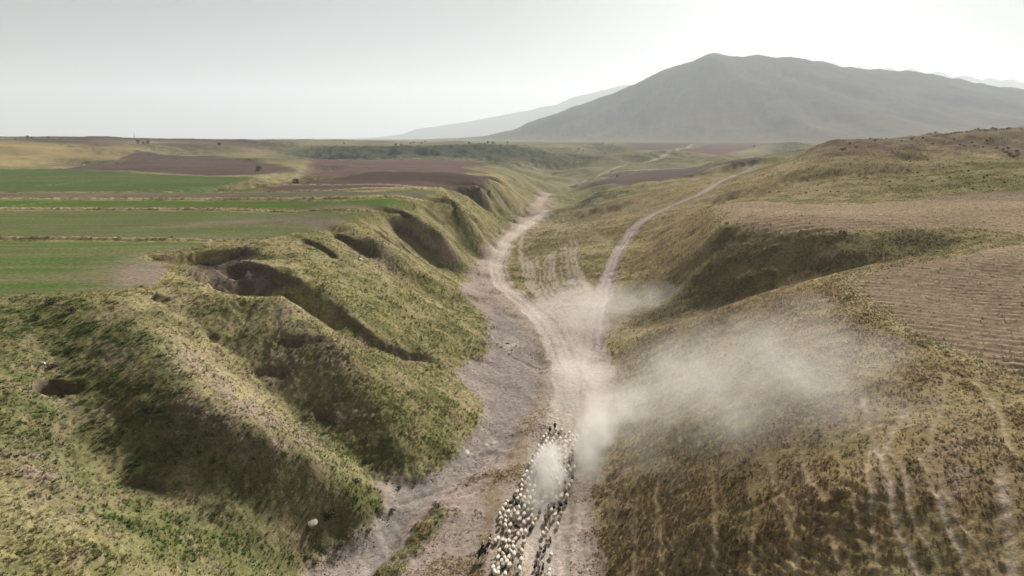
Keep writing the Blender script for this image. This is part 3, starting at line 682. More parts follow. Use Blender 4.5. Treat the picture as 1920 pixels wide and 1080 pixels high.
C = mixc(C, PALE, np.clip(pale_patch * 1.5 - .3, 0, 1) * crk * m_bed)  # pale patches on the bed, broken up by ridged noise
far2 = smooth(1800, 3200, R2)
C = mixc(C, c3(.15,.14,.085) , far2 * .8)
C = mixc(C, c3(.100,.098,.080) * (1 + .35 * fbm(X / 420, Y / 420, 5, off=3))[..., None], m_mt)
C = mixc(C, c3(.19,.165,.105), m_mt * np.clip(tf * 2.2 - 1.35 + .5 * fbm(X / 300, Y / 300, 3, off=9), 0, .8))
C = mixc(C, c3(.12,.12,.10), m_md)
C = np.clip(C, 0.01, 0.9)

# ------------------------------------------------------------------ the pieces of ground as meshes
ZONES = [('hillside', 'grassy eroded valley sides with gullies and worn spurs on both sides of the track'),
 ('valley_floor', 'bare dusty valley bottom between the two grassy slopes'), ('dry_riverbed', 'grey washed silt bed winding along the foot of the left slope'),
 ('dirt_track', 'pale rutted dirt track curving up the valley beyond the flock'), ('side_track', 'narrow dirt track climbing the right hand hill from the valley fork'),
 ('green_field', 'nearest green crop strip on the left plateau with a bare brown corner by the landslip'), ('green_field', 'wide olive crop strip behind the first grass baulk on the left plateau'), ('green_field', 'narrow bright green crop strip between two grass baulks'), ('green_field', 'thin grey green crop strip below the brown ploughed land'), ('green_field', 'large bright green field farthest back on the left plateau'),
 ('ploughed_field', 'reddish brown ploughed field under the tan hills at the left'), ('ploughed_field', 'dark brown ploughed field reaching the rim of the valley'), ('ploughed_field', 'mauve brown ploughed field below the dark green scarp'),
 ('ploughed_field', 'brown ploughed strip right of the far bend of the road'), ('ploughed_field', 'greyish ploughed strip behind the far road'), ('ploughed_field', 'reddish ploughed field at the foot of the mountain'), ('ploughed_field', 'mauve ploughed field left of the far white road by the mountain foot'),
 ('stubble_field', 'furrowed stubble field with curved rows on the near right hilltop'), ('stubble_field', 'pinkish stubble field on the second right hilltop above the dark gully'), ('stubble_field', 'thin greyish stubble strip at the right edge behind the pinkish field'),
 ('mountain', 'broad grey mountain with a small rocky knob on its summit'), ('distant_range', 'pale blue range fading into haze behind the mountain'), ('plain', 'hazy open plain reaching out to the foot of the mountain')]
zid = np.zeros(X.shape, np.int16)
zid[(R2 > 2200)] = 22
for k, m in enumerate(m_gf): zid[m > .5] = 5 + k
for k, m in enumerate(m_bf): zid[m > .5] = 10 + k
for k, m in enumerate(m_rp): zid[m > .5] = 13 + k
for k, m in enumerate((m_rf1, m_rf2, m_rf3)): zid[m > .5] = 17 + k
zid[m_floor > .5] = 1; zid[m_bed > .5] = 2; zid[(k_main > .5) & (R2 > 120)] = 3; zid[k_side > .5] = 4
zid[m_mt > .5] = 20; zid[m_md > .5] = 21

g_mat = bpy.data.materials.new('ground'); g_mat.use_nodes = True
nt = g_mat.node_tree; bs = nt.nodes['Principled BSDF']
bs.inputs['Roughness'].default_value = 1.0
bs.inputs['Specular IOR Level'].default_value = 0.0
def nd(t, **k):
    x = nt.nodes.new(t)
    for a, b in k.items(): setattr(x, a, b)
    return x
at_ = nd('ShaderNodeAttribute', attribute_name='earth')
geo = nd('ShaderNodeNewGeometry')
def noise(scale, det=4, rough=.6):
    x = nd('ShaderNodeTexNoise'); x.inputs['Scale'].default_value = scale; x.inputs['Detail'].default_value = det; x.inputs['Roughness'].default_value = rough
    nt.links.new(geo.outputs['Position'], x.inputs['Vector']); return x
def mrange(src, a, b, c, d):
    x = nd('ShaderNodeMapRange'); nt.links.new(src, x.inputs['Value'])
    for k, v in zip(('From Min', 'From Max', 'To Min', 'To Max'), (a, b, c, d)): x.inputs[k].default_value = v
    return x.outputs[0]
def math_(op, a, b):
    x = nd('ShaderNodeMath', operation=op); nt.links.new(a, x.inputs[0])
    if isinstance(b, float): x.inputs[1].default_value = b
    else: nt.links.new(b, x.inputs[1])
    return x.outputs[0]
n1, n2, n3 = noise(1.3), noise(6.0, 3), noise(0.02, 6, .65)
v = math_('MULTIPLY', math_('MULTIPLY', mrange(n1.outputs['Fac'], .3, .7, .72, 1.28), mrange(n2.outputs['Fac'], .3, .7, .72, 1.28)), mrange(n3.outputs['Fac'], .3, .7, .86, 1.14))
vm = nd('ShaderNodeVectorMath', operation='SCALE')
nt.links.new(at_.outputs['Color'], vm.inputs[0]); nt.links.new(v, vm.inputs['Scale'])
nt.links.new(vm.outputs[0], bs.inputs['Base Color'])
bp = nd('ShaderNodeBump'); bp.inputs['Strength'].default_value = .42; bp.inputs['Distance'].default_value = .25
nt.links.new(math_('ADD', n1.outputs['Fac'], math_('MULTIPLY', n2.outputs['Fac'], .35)), bp.inputs['Height'])
nt.links.new(bp.outputs[0], bs.inputs['Normal'])

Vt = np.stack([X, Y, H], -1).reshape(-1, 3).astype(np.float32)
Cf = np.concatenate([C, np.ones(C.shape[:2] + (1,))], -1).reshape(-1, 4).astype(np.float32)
ii = np.arange(NR * NT).reshape(NR, NT)
i2 = np.concatenate([ii, ii[:, :1]], 1)          # close the ring
quads = np.stack([i2[:-1, :-1], i2[1:, :-1], i2[1:, 1:], i2[:-1, 1:]], -1).reshape(-1, 4)
fz = zid.reshape(-1)[quads[:, 0]]
def mesh_np(name, V, Q):
    me = bpy.data.meshes.new(name)
    me.vertices.add(len(V)); me.vertices.foreach_set('co', V.ravel())
    me.loops.add(Q.size); me.loops.foreach_set('vertex_index', Q.ravel().astype(np.int32))
    me.polygons.add(len(Q)); me.polygons.foreach_set('loop_start', np.arange(0, Q.size, Q.shape[1], dtype=np.int32))
    me.polygons.foreach_set('use_smooth', np.ones(len(Q), bool))
    me.update(calc_edges=True)
    return me
for k, (nm, lab) in enumerate(ZONES):
    Q = quads[fz == k]
    if not len(Q): continue
    un, inv = np.unique(Q, return_inverse=True)
    V = Vt[un]
    me = mesh_np(nm, V, inv.reshape(Q.shape))
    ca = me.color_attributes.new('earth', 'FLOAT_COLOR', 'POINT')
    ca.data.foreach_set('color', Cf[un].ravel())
    me.materials.append(g_mat)
    o = bpy.data.objects.new(nm, me); COL.objects.link(o)
    tag(o, lab, None, None, 'structure')

LRs = LR
def ground(x, y):
    th = math.atan2(x, y); l = 0.5 * math.log(x * x + y * y)
    j = min(max(np.searchsorted(TH, th), 1), NT - 1); i = min(max(np.searchsorted(LR, l), 1), NR - 1)
    f = (th - TH[j - 1]) / (TH[j] - TH[j - 1]); g2 = (l - LR[i - 1]) / (LR[i] - LR[i - 1])
    return float((H[i-1, j-1] * (1 - f) + H[i-1, j] * f) * (1 - g2) + (H[i, j-1] * (1 - f) + H[i, j] * f) * g2)

# ------------------------------------------------------------------ haze
def box(name, x0, x1, y0, y1, z0, z1, parent=None):
    me = bpy.data.meshes.new(name)
    v = [(x, y, z) for x in (x0, x1) for y in (y0, y1) for z in (z0, z1)]
    me.from_pydata(v, [], [(0, 1, 3, 2), (4, 6, 7, 5), (0, 4, 5, 1), (2, 3, 7, 6), (0, 2, 6, 4), (1, 5, 7, 3)])
    o = bpy.data.objects.new(name, me); COL.objects.link(o); o.parent = parent
    return o
hz = box('haze', -24000, 24000, -24000, 24000, float(H.min()) - 1.0, float(H.max()) + 60)
tag(hz, 'thin dusty haze that greys the far hills and the mountain', None, None, 'stuff')
hm = bpy.data.materials.new('haze'); hm.use_nodes = True
h = hm.node_tree; h.nodes.clear()
ho = h.nodes.new('ShaderNodeOutputMaterial'); hv = h.nodes.new('ShaderNodeVolumePrincipled')
hv.inputs['Color'].default_value = (.82, .88, .955, 1); hv.inputs['Density'].default_value = 0.78e-4; hv.inputs['Anisotropy'].default_value = .2
h.links.new(hv.outputs[0], ho.inputs['Volume']); hz.data.materials.append(hm)

# ------------------------------------------------------------------ materials for things
def mat(name, col, rough=.9, spec=.2, noise_s=0, amt=.25):
    m = bpy.data.materials.new(name); m.use_nodes = True
    t = m.node_tree; b = t.nodes['Principled BSDF']
    b.inputs['Base Color'].default_value = (*col, 1); b.inputs['Roughness'].default_value = rough; b.inputs['Specular IOR Level'].default_value = spec
    if noise_s:
        tc = t.nodes.new('ShaderNodeTexCoord'); nz = t.nodes.new('ShaderNodeTexNoise'); nz.inputs['Scale'].default_value = noise_s
        t.links.new(tc.outputs['Object'], nz.inputs['Vector'])
        mr = t.nodes.new('ShaderNodeMapRange'); t.links.new(nz.outputs['Fac'], mr.inputs['Value'])
        mr.inputs['From Min'].default_value = .3; mr.inputs['From Max'].default_value = .7; mr.inputs['To Min'].default_value = 1 - amt; mr.inputs['To Max'].default_value = 1 + amt
        sc = t.nodes.new('ShaderNodeVectorMath'); sc.operation = 'SCALE'; sc.inputs[0].default_value = col
        t.links.new(mr.outputs[0], sc.inputs['Scale']); t.links.new(sc.outputs[0], b.inputs['Base Color'])
    return m

# ------------------------------------------------------------------ grass: short tufts all over the unploughed ground
rng = np.random.default_rng(11)
def tuft_mesh(name, nb, h, spread, wid, seed):
    r = random.Random(seed); v = []; f = []
    for k in range(nb):
        a = r.uniform(0, 6.283); d = r.uniform(0, spread * .5); lean = r.uniform(.1, 1.0) * spread; hh = h * r.uniform(.55, 1.1); w = wid * r.uniform(.7, 1.3)
        bx, by = d * math.cos(a), d * math.sin(a); tx, ty = bx + lean * math.cos(a), by + lean * math.sin(a)
        px, py = -math.sin(a) * w, math.cos(a) * w
        i = len(v)
        mx_, my_ = bx + lean * .35 * math.cos(a), by + lean * .35 * math.sin(a)
        v += [(bx - px, by - py, -.05), (bx + px, by + py, -.05), (mx_ + px * .8, my_ + py * .8, hh * .62), (mx_ - px * .8, my_ - py * .8, hh * .62), (tx, ty, hh)]
        f += [(i, i + 1, i + 2, i + 3), (i + 3, i + 2, i + 4)]
    me = bpy.data.meshes.new(name); me.from_pydata(v, [], f); return me
tm = bpy.data.materials.new('grass_blades'); tm.use_nodes = True
t = tm.node_tree; b = t.nodes['Principled BSDF']; b.inputs['Roughness'].default_value = .9; b.inputs['Specular IOR Level'].default_value = .1
a_ = t.nodes.new('ShaderNodeAttribute'); a_.attribute_type = 'INSTANCER'; a_.attribute_name = 'earth'
tr = t.nodes.new('ShaderNodeBsdfTranslucent'); mxs = t.nodes.new('ShaderNodeMixShader'); mxs.inputs[0].default_value = .3
an_ = t.nodes.new('ShaderNodeAttribute'); an_.attribute_type = 'INSTANCER'; an_.attribute_name = 'lie'
gn_ = t.nodes.new('ShaderNodeNewGeometry'); vs_ = t.nodes.new('ShaderNodeVectorMath'); vs_.operation = 'SCALE'; vs_.inputs['Scale'].default_value = .35; t.links.new(gn_.outputs['Normal'], vs_.inputs[0])
va_ = t.nodes.new('ShaderNodeVectorMath'); va_.operation = 'ADD'; t.links.new(an_.outputs['Vector'], va_.inputs[0]); t.links.new(vs_.outputs[0], va_.inputs[1])
vn_ = t.nodes.new('ShaderNodeVectorMath'); vn_.operation = 'NORMALIZE'; t.links.new(va_.outputs[0], vn_.inputs[0]); t.links.new(vn_.outputs[0], b.inputs['Normal'])
t.links.new(a_.outputs['Color'], b.inputs['Base Color']); t.links.new(a_.outputs['Color'], tr.inputs['Color'])
t.links.new(b.outputs[0], mxs.inputs[1]); t.links.new(tr.outputs[0], mxs.inputs[2])
t.links.new(mxs.outputs[0], t.nodes['Material Output'].inputs['Surface'])

_px = np.stack([np.gradient(A_, axis=0) for A_ in (X, Y, ZB)], -1); _pt = np.stack([np.gradient(A_, axis=1) for A_ in (X, Y, ZB)], -1)
NRM = np.cross(_pt, _px); NRM /= np.linalg.norm(NRM, axis=-1, keepdims=True) + 1e-9; NRM *= np.sign(NRM[..., 2:3])
def scatter(name, label, weight, count, srcs, smin, smax, colfn):
    area_ = (np.gradient(R2, axis=0) * np.gradient(T2, axis=1) * R2)
    wv = (weight * area_).ravel(); wv = np.clip(wv, 0, None)
    if wv.sum() <= 0: return
    ids = rng.choice(len(wv), count, p=wv / wv.sum())
    i, j = np.divmod(ids, NT)
    i = np.clip(i, 0, NR - 2); j = np.clip(j, 0, NT - 2)
    f = rng.random(count); g2 = rng.random(count)
    def lerp(A): return (A[i, j] * (1 - f) + A[i, j + 1] * f) * (1 - g2) + (A[i + 1, j] * (1 - f) + A[i + 1, j + 1] * f) * g2
    P = np.stack([lerp(X), lerp(Y), lerp(H)], 1).astype(np.float32)
    cc = C[i, j]
    cc = np.clip(colfn(cc, i, j, count), .01, .8)
    me = bpy.data.meshes.new(name)
    me.vertices.add(count); me.vertices.foreach_set('co', P.ravel())
    at1 = me.attributes.new('earth', 'FLOAT_COLOR', 'POINT'); at1.data.foreach_set('color', np.concatenate([cc, np.ones((count, 1))], 1).astype(np.float32).ravel())
    sc = (smin + (smax - smin) * rng.random(count) ** 1.6) * (0.85 + .3 * np.clip(P[:, 1] / 250, 0, 1.5))
    at2 = me.attributes.new('size', 'FLOAT', 'POINT'); at2.data.foreach_set('value', sc.astype(np.float32))
    at4 = me.attributes.new('lie', 'FLOAT_VECTOR', 'POINT'); at4.data.foreach_set('vector', NRM[i, j].astype(np.float32).ravel())
    at3 = me.attributes.new('turn', 'FLOAT', 'POINT'); at3.data.foreach_set('value', (rng.random(count) * 6.283).astype(np.float32))
    o = bpy.data.objects.new(name, me); COL.objects.link(o); tag(o, label, None, None, 'stuff')
    ng = bpy.data.node_groups.new(name, 'GeometryNodeTree')
    ng.interface.new_socket('Geometry', in_out='INPUT', socket_type='NodeSocketGeometry'); ng.interface.new_socket('Geometry', in_out='OUTPUT', socket_type='NodeSocketGeometry')
    gi = ng.nodes.new('NodeGroupInput'); go = ng.nodes.new('NodeGroupOutput')
    m2p = ng.nodes.new('GeometryNodeMeshToPoints'); ng.links.new(gi.outputs[0], m2p.inputs[0])
    iop = ng.nodes.new('GeometryNodeInstanceOnPoints'); ng.links.new(m2p.outputs[0], iop.inputs['Points'])
    gti = ng.nodes.new('GeometryNodeGeometryToInstance')
    for s_ in reversed(srcs):
        so = bpy.data.objects.new(s_.name, s_)          # not linked to the scene: only a source for the blades
        oi = ng.nodes.new('GeometryNodeObjectInfo'); oi.inputs['Object'].default_value = so
        ng.links.new(oi.outputs['Geometry'], gti.inputs[0])
    ng.links.new(gti.outputs[0], iop.inputs['Instance']); iop.inputs['Pick Instance'].default_value = True
    rv = ng.nodes.new('FunctionNodeRandomValue'); rv.data_type = 'INT'
    rv.inputs[4].default_value = 0; rv.inputs[5].default_value = len(srcs) - 1
    ng.links.new(rv.outputs[2], iop.inputs['Instance Index'])
    n1_ = ng.nodes.new('GeometryNodeInputNamedAttribute'); n1_.data_type = 'FLOAT'; n1_.inputs['Name'].default_value = 'size'
    ng.links.new(n1_.outputs['Attribute'], iop.inputs['Scale'])
    n2_ = ng.nodes.new('GeometryNodeInputNamedAttribute'); n2_.data_type = 'FLOAT'; n2_.inputs['Name'].default_value = 'turn'
    cx = ng.nodes.new('ShaderNodeCombineXYZ'); ng.links.new(n2_.outputs['Attribute'], cx.inputs['Z'])
    ng.links.new(cx.outputs[0], iop.inputs['Rotation'])
    ng.links.new(iop.outputs[0], go.inputs[0])
    md = o.modifiers.new('scatter', 'NODES'); md.node_group = ng
    return o
tufts = [tuft_mesh('tuft_a', 9, .20, .36, .05, 1), tuft_mesh('tuft_b', 8, .15, .40, .055, 2), tuft_mesh('tuft_c', 10, .26, .30, .045, 3)]
clumps = [tuft_mesh('clump_a', 22, .34, .46, .075, 4), tuft_mesh('clump_b', 20, .28, .54, .085, 5), tuft_mesh('clump_c', 18, .44, .40, .07, 6)]
for q in tufts + clumps: q.materials.append(tm)
inview = (np.abs(T2) < VIEW)
dfall = np.clip(150 / R2, .0, 2.2) * (R2 < 520) * (R2 > 36)
bk_ = np.clip(k_bk, 0, 1)
w_grass = inview * dfall * np.clip(hill * (1 - .92 * bare) * (1 - .97 * k_trw) * (1 - k_side) * (1 - k_ruts) * (1 - k_sc) + m_bar * 1.3 + bk_ * .5 + sum(fr) * .8, 0, 2.5) * np.clip(.7 + .9 * N_c + .9 * N_b + .5 * N_a, .3, 2.2)
w_grass *= (1 - np.clip(k_main + k_main2, 0, 1))
def col_grass(cc, i, j, n_):
    u = rng.random((n_, 1)); hue = (rng.random((n_, 1)) - .5)
    return cc * (0.92 + .55 * u) * (1 + np.array([[.16, .02, -.22]]) * hue)
scatter('grass', 'short dry and green grass growing in tufts over the valley sides', w_grass, 310000, tufts, .42, .95, col_grass)
w_scrub = inview * (R2 < 420) * (R2 > 36) * np.clip(150 / R2, .2, 2) * (1 - .55 * smooth(.02, .1, T2)) * (1 - .5 * smooth(160, 260, R2)) * hill * (1 - k_side) * (1 - k_trw) * np.clip((N_c + .5 * N_b) * 1.6 + .12 + .5 * green, .02, 2) * (1 - .5 * bare)
def col_scrub(cc, i, j, n_):
    u = rng.random((n_, 1))
    d = np.where(rng.random((n_, 1)) < .6, np.array([[.095, .100, .040]]), np.array([[.20, .165, .07]]))
    gg = np.clip(green[i, j][:, None], 0, 1)
    return (cc * .75 + d * .25) * (.95 + .5 * u) * (1 + gg * np.array([[-.25, .25, -.3]]))
scatter('low_scrub', 'dark low scrub and weeds dotted over the slopes', w_scrub, 7500, clumps, .35, 1.0, col_scrub)
pebs = []
for k in range(3):
    bm = bmesh.new(); bmesh.ops.create_icosphere(bm, subdivisions=1, radius=.16)
    r_ = random.Random(k)
    for vv in bm.verts: vv.co = Vector((vv.co.x * r_.uniform(.7, 1.4), vv.co.y * r_.uniform(.7, 1.2), vv.co.z * r_.uniform(.5, .9)))
    pm_ = bpy.data.meshes.new('pebble'); bm.to_mesh(pm_); bm.free(); pm_.materials.append(tm); pebs.append(pm_)
w_peb = inview * (R2 < 260) * (R2 > 40) * np.clip(150 / R2, .3, 2) * (m_floor * (1 - .85 * k_main) * np.clip(.1 + N_b + .6 * N_c, .03, 1.5) + (np.clip(bare * .5 - k_trw, 0, 1)) * hill * .6)
scatter('gravel', 'loose stones and clods on the valley bottom and bare patches', w_peb, 14000, pebs, .25, 1.1, lambda cc, i, j, n_: cc * (.65 + .6 * rng.random((n_, 1))))
w_straw = inview * (R2 < 420) * np.clip(150 / R2, .3, 2) * (m_rf1 * np.clip(ST1 + N_c - .5, .02, 1.5) + m_rf2 * np.clip(ST2 * .7 + N_c, .02, 1.5))
scatter('stubble', 'straw stubble standing along the furrows of the hilltop fields', w_straw, 16000, tufts, .35, .8, lambda cc, i, j, n_: (cc * .5 + np.array([[.20, .155, .09]])) * (.8 + .5 * rng.random((n_, 1))))
w_litter = inview * (R2 < 260) * np.clip(150 / R2, .3, 2) * m_floor * (1 - k_main) * (1 - m_bed * .97) * np.clip(N_b * 1.6 + N_c - .2, 0, 1.5)
scatter('weeds', 'sparse dry weeds on the bare valley bottom', w_litter, 2500, tufts, .4, .9, lambda cc, i, j, n_: cc * np.array([[1.15, 1.1, .85]]) * (.75 + .5 * rng.random((n_, 1))))

# ------------------------------------------------------------------ animals and people: skinned bodies
def skin_mesh(name, joints, edges, levels=1, mats=(), matfn=None):
    """joints: list of (x,y,z,rx,ry); one continuous surface grown over the skeleton"""
    me = bpy.data.meshes.new(name + '_sk'); me.from_pydata([j[:3] for j in joints], edges, [])
    o = bpy.data.objects.new(name + '_sk', me); COL.objects.link(o)
    md = o.modifiers.new('s', 'SKIN'); md.use_smooth_shade = True
    if not me.skin_vertices: bpy.context.view_layer.update()
    for k, sv in enumerate(me.skin_vertices[0].data):
        j = joints[k]; sv.radius = (j[3], j[4] if len(j) > 4 else j[3]); sv.use_root = (k == 0)
    if levels:
        sd = o.modifiers.new('d', 'SUBSURF'); sd.levels = levels; sd.render_levels = levels
    dg = bpy.context.evaluated_depsgraph_get()
    out = bpy.data.meshes.new_from_object(o.evaluated_get(dg)); out.name = name
    bpy.data.objects.remove(o); bpy.data.meshes.remove(me)
    out.materials.clear()
    for m in mats: out.materials.append(m)
    for p in out.polygons:
        p.use_smooth = True
        p.material_index = matfn(p.center) if matfn else 0
    return out

def lump_mesh(name, rings, seg=12, bump=.02, seed=0, mats=(), matfn=None):
    """a lofted woolly or cloth shell: rings of (centre x,y,z, half width, half height, tilt) along a line, closed at both ends"""
    r = random.Random(seed); v = []; f = []
    for (cx, cy, cz, hw, hh, tl) in rings:
        for k in range(seg):
            a = 2 * math.pi * k / seg
            s = 1 + r.uniform(-bump, bump) / max(hw, .05)
            dx_, dz2 = hw * s * math.cos(a), hh * s * math.sin(a)
            v.append((cx + dx_, cy - dz2 * math.sin(tl), cz + dz2 * math.cos(tl)))
    for i in range(len(rings) - 1):
        for k in range(seg):
            k2 = (k + 1) % seg
            f.append((i * seg + k, i * seg + k2, (i + 1) * seg + k2, (i + 1) * seg + k))
    f.append(tuple(range(seg))[::-1]); f.append(tuple((len(rings) - 1) * seg + k for k in range(seg)))
    me = bpy.data.meshes.new(name); me.from_pydata(v, [], f)
    bm = bmesh.new(); bm.from_mesh(me); bmesh.ops.recalc_face_normals(bm, faces=bm.faces); bm.to_mesh(me); bm.free()
    for m in mats: me.materials.append(m)
    for p in me.polygons:
        p.use_smooth = True
        if matfn: p.material_index = matfn(p.center)
    return me

def join_meshes(name, meshes, mats):
    bm = bmesh.new()
    for m in meshes: bm.from_mesh(m)
    me = bpy.data.meshes.new(name); bm.to_mesh(me); bm.free()
    for m in mats: me.materials.append(m)
    for p in me.polygons: p.use_smooth = True
    return me

WOOL = [mat('wool_cream', (.63, .56, .46), noise_s=9, amt=.22), mat('wool_white', (.74, .69, .61), noise_s=9, amt=.18), mat('wool_dusty', (.40, .34, .27), noise_s=9, amt=.25), mat('wool_brown', (.085, .058, .042), noise_s=9, amt=.3), mat('wool_black', (.028, .025, .025), noise_s=9, amt=.3), mat('wool_grey', (.23, .205, .185), noise_s=9, amt=.25)]
FACE = [mat('face_dark', (.05, .038, .03)), mat('face_tan', (.26, .17, .11)), mat('face_white', (.62, .55, .46))]

def sheep_body(name, step, face, goat=False):
    t = .15 if goat else .17
    k = step * .11
    J = [(0, -.34, .54, t, t), (0, 0, .53, t + .02, t + .03), (0, .30, .56, t, t + .02), (0, .44, .68, .095, .11), (0, .53, .80 if goat else .77, .085, .09), (0, .64, .75 if goat else .70, .065, .07), (0, .74, .70 if goat else .63, .042, .045),
         (.10, .27, .42, .065), (.105, .27 + k, .24, .034), (.105, .26 + k * 1.6, .05, .026), (.105, .30 + k * 1.6, .02, .028),
         (-.10, .27, .42, .065), (-.105, .27 - k, .24, .034), (-.105, .26 - k * 1.6, .05, .026), (-.105, .30 - k * 1.6, .02, .028),
         (.11, -.34, .42, .08), (.115, -.42 - k, .27, .036), (.115, -.38 - k * 1.5, .05, .026), (.115, -.34 - k * 1.5, .02, .028),
         (-.11, -.34, .42, .08), (-.115, -.42 + k, .27, .036), (-.115, -.38 + k * 1.5, .05, .026), (-.115, -.34 + k * 1.5, .02, .028),
         (.10, .50, .80, .022), (.17, .48, .76, .018), (-.10, .50, .80, .022), (-.17, .48, .76, .018), (0, -.50, .52, .05), (0, -.56, .42, .055)]
    E = [(0, 1), (1, 2), (2, 3), (3, 4), (4, 5), (5, 6), (2, 7), (7, 8), (8, 9), (9, 10), (2, 11), (11, 12), (12, 13), (13, 14), (0, 15), (15, 16), (16, 17), (17, 18), (0, 19), (19, 20), (20, 21), (21, 22), (4, 23), (23, 24), (4, 25), (25, 26), (0, 27), (27, 28)]
    return skin_mesh(name, J, E, 1, [face])
def fleece_mesh(name, wool, seed, w=1.0):
    R = [(0, -.55, .50, .07, .08, 0), (0, -.52, .53, .16 * w, .15, 0), (0, -.42, .55, .23 * w, .21, 0), (0, -.24, .55, .265 * w, .245, 0), (0, -.05, .54, .275 * w, .255, 0), (0, .14, .55, .265 * w, .25, 0), (0, .30, .58, .22 * w, .22, .1), (0, .40, .65, .16 * w, .165, .5), (0, .47, .73, .10, .11, .8), (0, .49, .76, .05, .05, .9)]
    return lump_mesh(name, R, 12, .022, seed, [wool])
def goat_coat(name, wool, seed):
    R = [(0, -.50, .54, .06, .07, 0), (0, -.44, .54, .14, .17, 0), (0, -.25, .53, .17, .215, 0), (0, 0, .51, .195, .235, 0), (0, .20, .54, .17, .22, 0), (0, .32, .60, .13, .19, .3), (0, .42, .70, .09, .12, .8), (0, .47, .76, .05, .06, .9)]
    return lump_mesh(name, R, 10, .012, seed, [wool])
def horn_mesh(name):
    rings = []
    me = []
    for s in (-1, 1):
        rr = [(s * (.045 + .05 * q), .50 - .16 * q * q, .84 + .20 * q - .05 * q * q, .018 * (1 - q * .8), .018 * (1 - q * .8), 1.2) for q in (0, .25, .5, .75, 1)]
        me.append(lump_mesh(name, rr, 6, 0, 0))
    return me
bodies = {}
for fi in range(3):
    for st in (-1, 0, 1):
        bodies[(fi, st)] = sheep_body('sheep_body', st, FACE[fi])
goat_b = {(w, st): sheep_body('goat_body', st, WOOL[w], True) for w in (3, 4, 5) for st in (-1, 1)}
fleeces = {(w, k): fleece_mesh('fleece', WOOL[w], 10 * w + k, (.97, 1.05)[k]) for w in (0, 1, 2, 3, 5, 4) for k in range(2)}
coats = {w: goat_coat('coat', WOOL[w], w) for w in (3, 4, 5)}
horns = [q for q in horn_mesh('horn')]
hm_ = mat('horn', (.16, .13, .10), .6)
for q in horns: q.materials.append(hm_)
FLOCK = 'sheep and goats of the flock on the track'
def child(name, me, parent):
    o = bpy.data.objects.new(name, me); COL.objects.link(o); o.parent = parent; return o
rnd = random.Random(5)
placed = []
def road_heading(y):                            # the flock walks up the valley, along the track
    return math.radians(-9) if y < 96 else math.radians(-4)
def put_sheep(x, y, wool, face, label, goat=False, yaw=None, size=None):
    o = bpy.data.objects.new('goat' if goat else 'sheep', goat_b[(wool, rnd.choice((-1, 1)))] if goat else bodies[(face, rnd.choice((-1, 0, 1)))])
    COL.objects.link(o)
    o.location = (x, y, ground(x, y) - .01)
    s = size or rnd.uniform(.80, .97)
    o.scale = (s, s * rnd.uniform(.96, 1.05), s)
    o.rotation_euler = (0, 0, (road_heading(y) if yaw is None else yaw) + (rnd.gauss(0, .22) if yaw is None else 0))
    if goat:
        child('coat', coats[wool], o)
        for q in horns: child('horn', q, o)
    else:
        child('fleece', fleeces[(wool, rnd.randrange(2))], o)
    tag(o, label, 'goat' if goat else 'sheep', FLOCK)
    placed.append((x, y))
    return o
# loose animals that can be told apart, front of the picture first (column, row of the feet)
W_, G_, D_, K_, B_ = 1, 5, 2, 4, 3
SINGLES = [
 (1033.6,960,0,1,0,'cream sheep at the left of the pair just below the dust, right hand file'), (1040.5,969,1,1,0,'white sheep walking below the dust with bare track on its right'), (1052,964,2,0,0,'dusty sheep with dark face on the outer edge of the right hand file'),
 (1029,956,K_,0,1,'black goat highest on the left edge of the right hand file'), (1028.6,968,B_,0,1,'brown goat following close behind the highest black goat of the file'), (1022.5,976,K_,0,1,'black goat with raised head leading the tight trio on the bare track'), (1023.5,984,B_,0,1,'dark brown goat at the left rear of the tight trio on the bare track'), (1031.5,983,G_,0,1,'grey goat at the right of the tight trio on the bare track'),
 (1045.4,985,1,0,0,'lone white sheep walking at the right of the tight trio of goats'), (1024.6,996,1,1,0,'white sheep a few steps behind the trio of dark goats'), (1018,1004,0,1,0,'cream sheep trailing left behind the trio of dark goats'),
 (1027,1015,2,0,0,'large dusty grey sheep walking shoulder to shoulder with a dark goat'), (1032,1016,B_,0,1,'dark brown goat beside the large dusty grey sheep'), (1014,1030,2,0,0,'dusty sheep between two black goats near the middle of the bare track'), (1020.4,1037,K_,0,1,'black goat to the right behind the dusty sheep on the bare track'), (1008.6,1044,K_,0,1,'black goat walking alone left of the pair on the bare track'),
 (1033,1042,1,2,0,'white sheep with pale face walking alone at the right of the black goats'), (1003.8,1063,K_,0,1,'leftmost black goat of the last three at the bottom of the track'), (1010.7,1064,G_,0,1,'grey goat between the last two black goats at the bottom of the track'), (1017.6,1067,K_,0,1,'rightmost black goat of the last three at the bottom of the track'), (1008,1079,B_,0,1,'dark brown goat lowest on the track behind the grey goat'),
 (1030,1073,1,1,0,'white sheep at the bottom of the track right of the last goats'), (1029,1083,0,0,0,'cream sheep with black head at the very bottom right of the file'),
 (974,1035,2,0,0,'dusty sheep with a dark rump trailing right of the rear bunch'), (978,1039,0,1,0,'cream sheep side by side with the dusty one trailing right of the rear bunch'), (977,1056,1,0,0,'white sheep alone behind the two trailing right of the rear bunch'), (974,1074,1,1,0,'white sheep last and alone at the bottom between the two files'),
 (928,1019,0,0,0,'cream sheep at the left of the pair nearest the spotted goat'), (933.5,1015,1,0,0,'white sheep at the right of the pair nearest the spotted goat'), (983,1021,0,1,0,'cream sheep straying to the right of the rear bunch onto bare track')]
for (u, v, w, f, gt, lab) in SINGLES:
    x, y = at(u, v); put_sheep(x, y, w, f, lab, bool(gt))
x, y = at(918.5, 1015)
dg_ = put_sheep(x, y, K_, 2, 'black and white spotted goat walking alone ahead of the mounted herder', True)
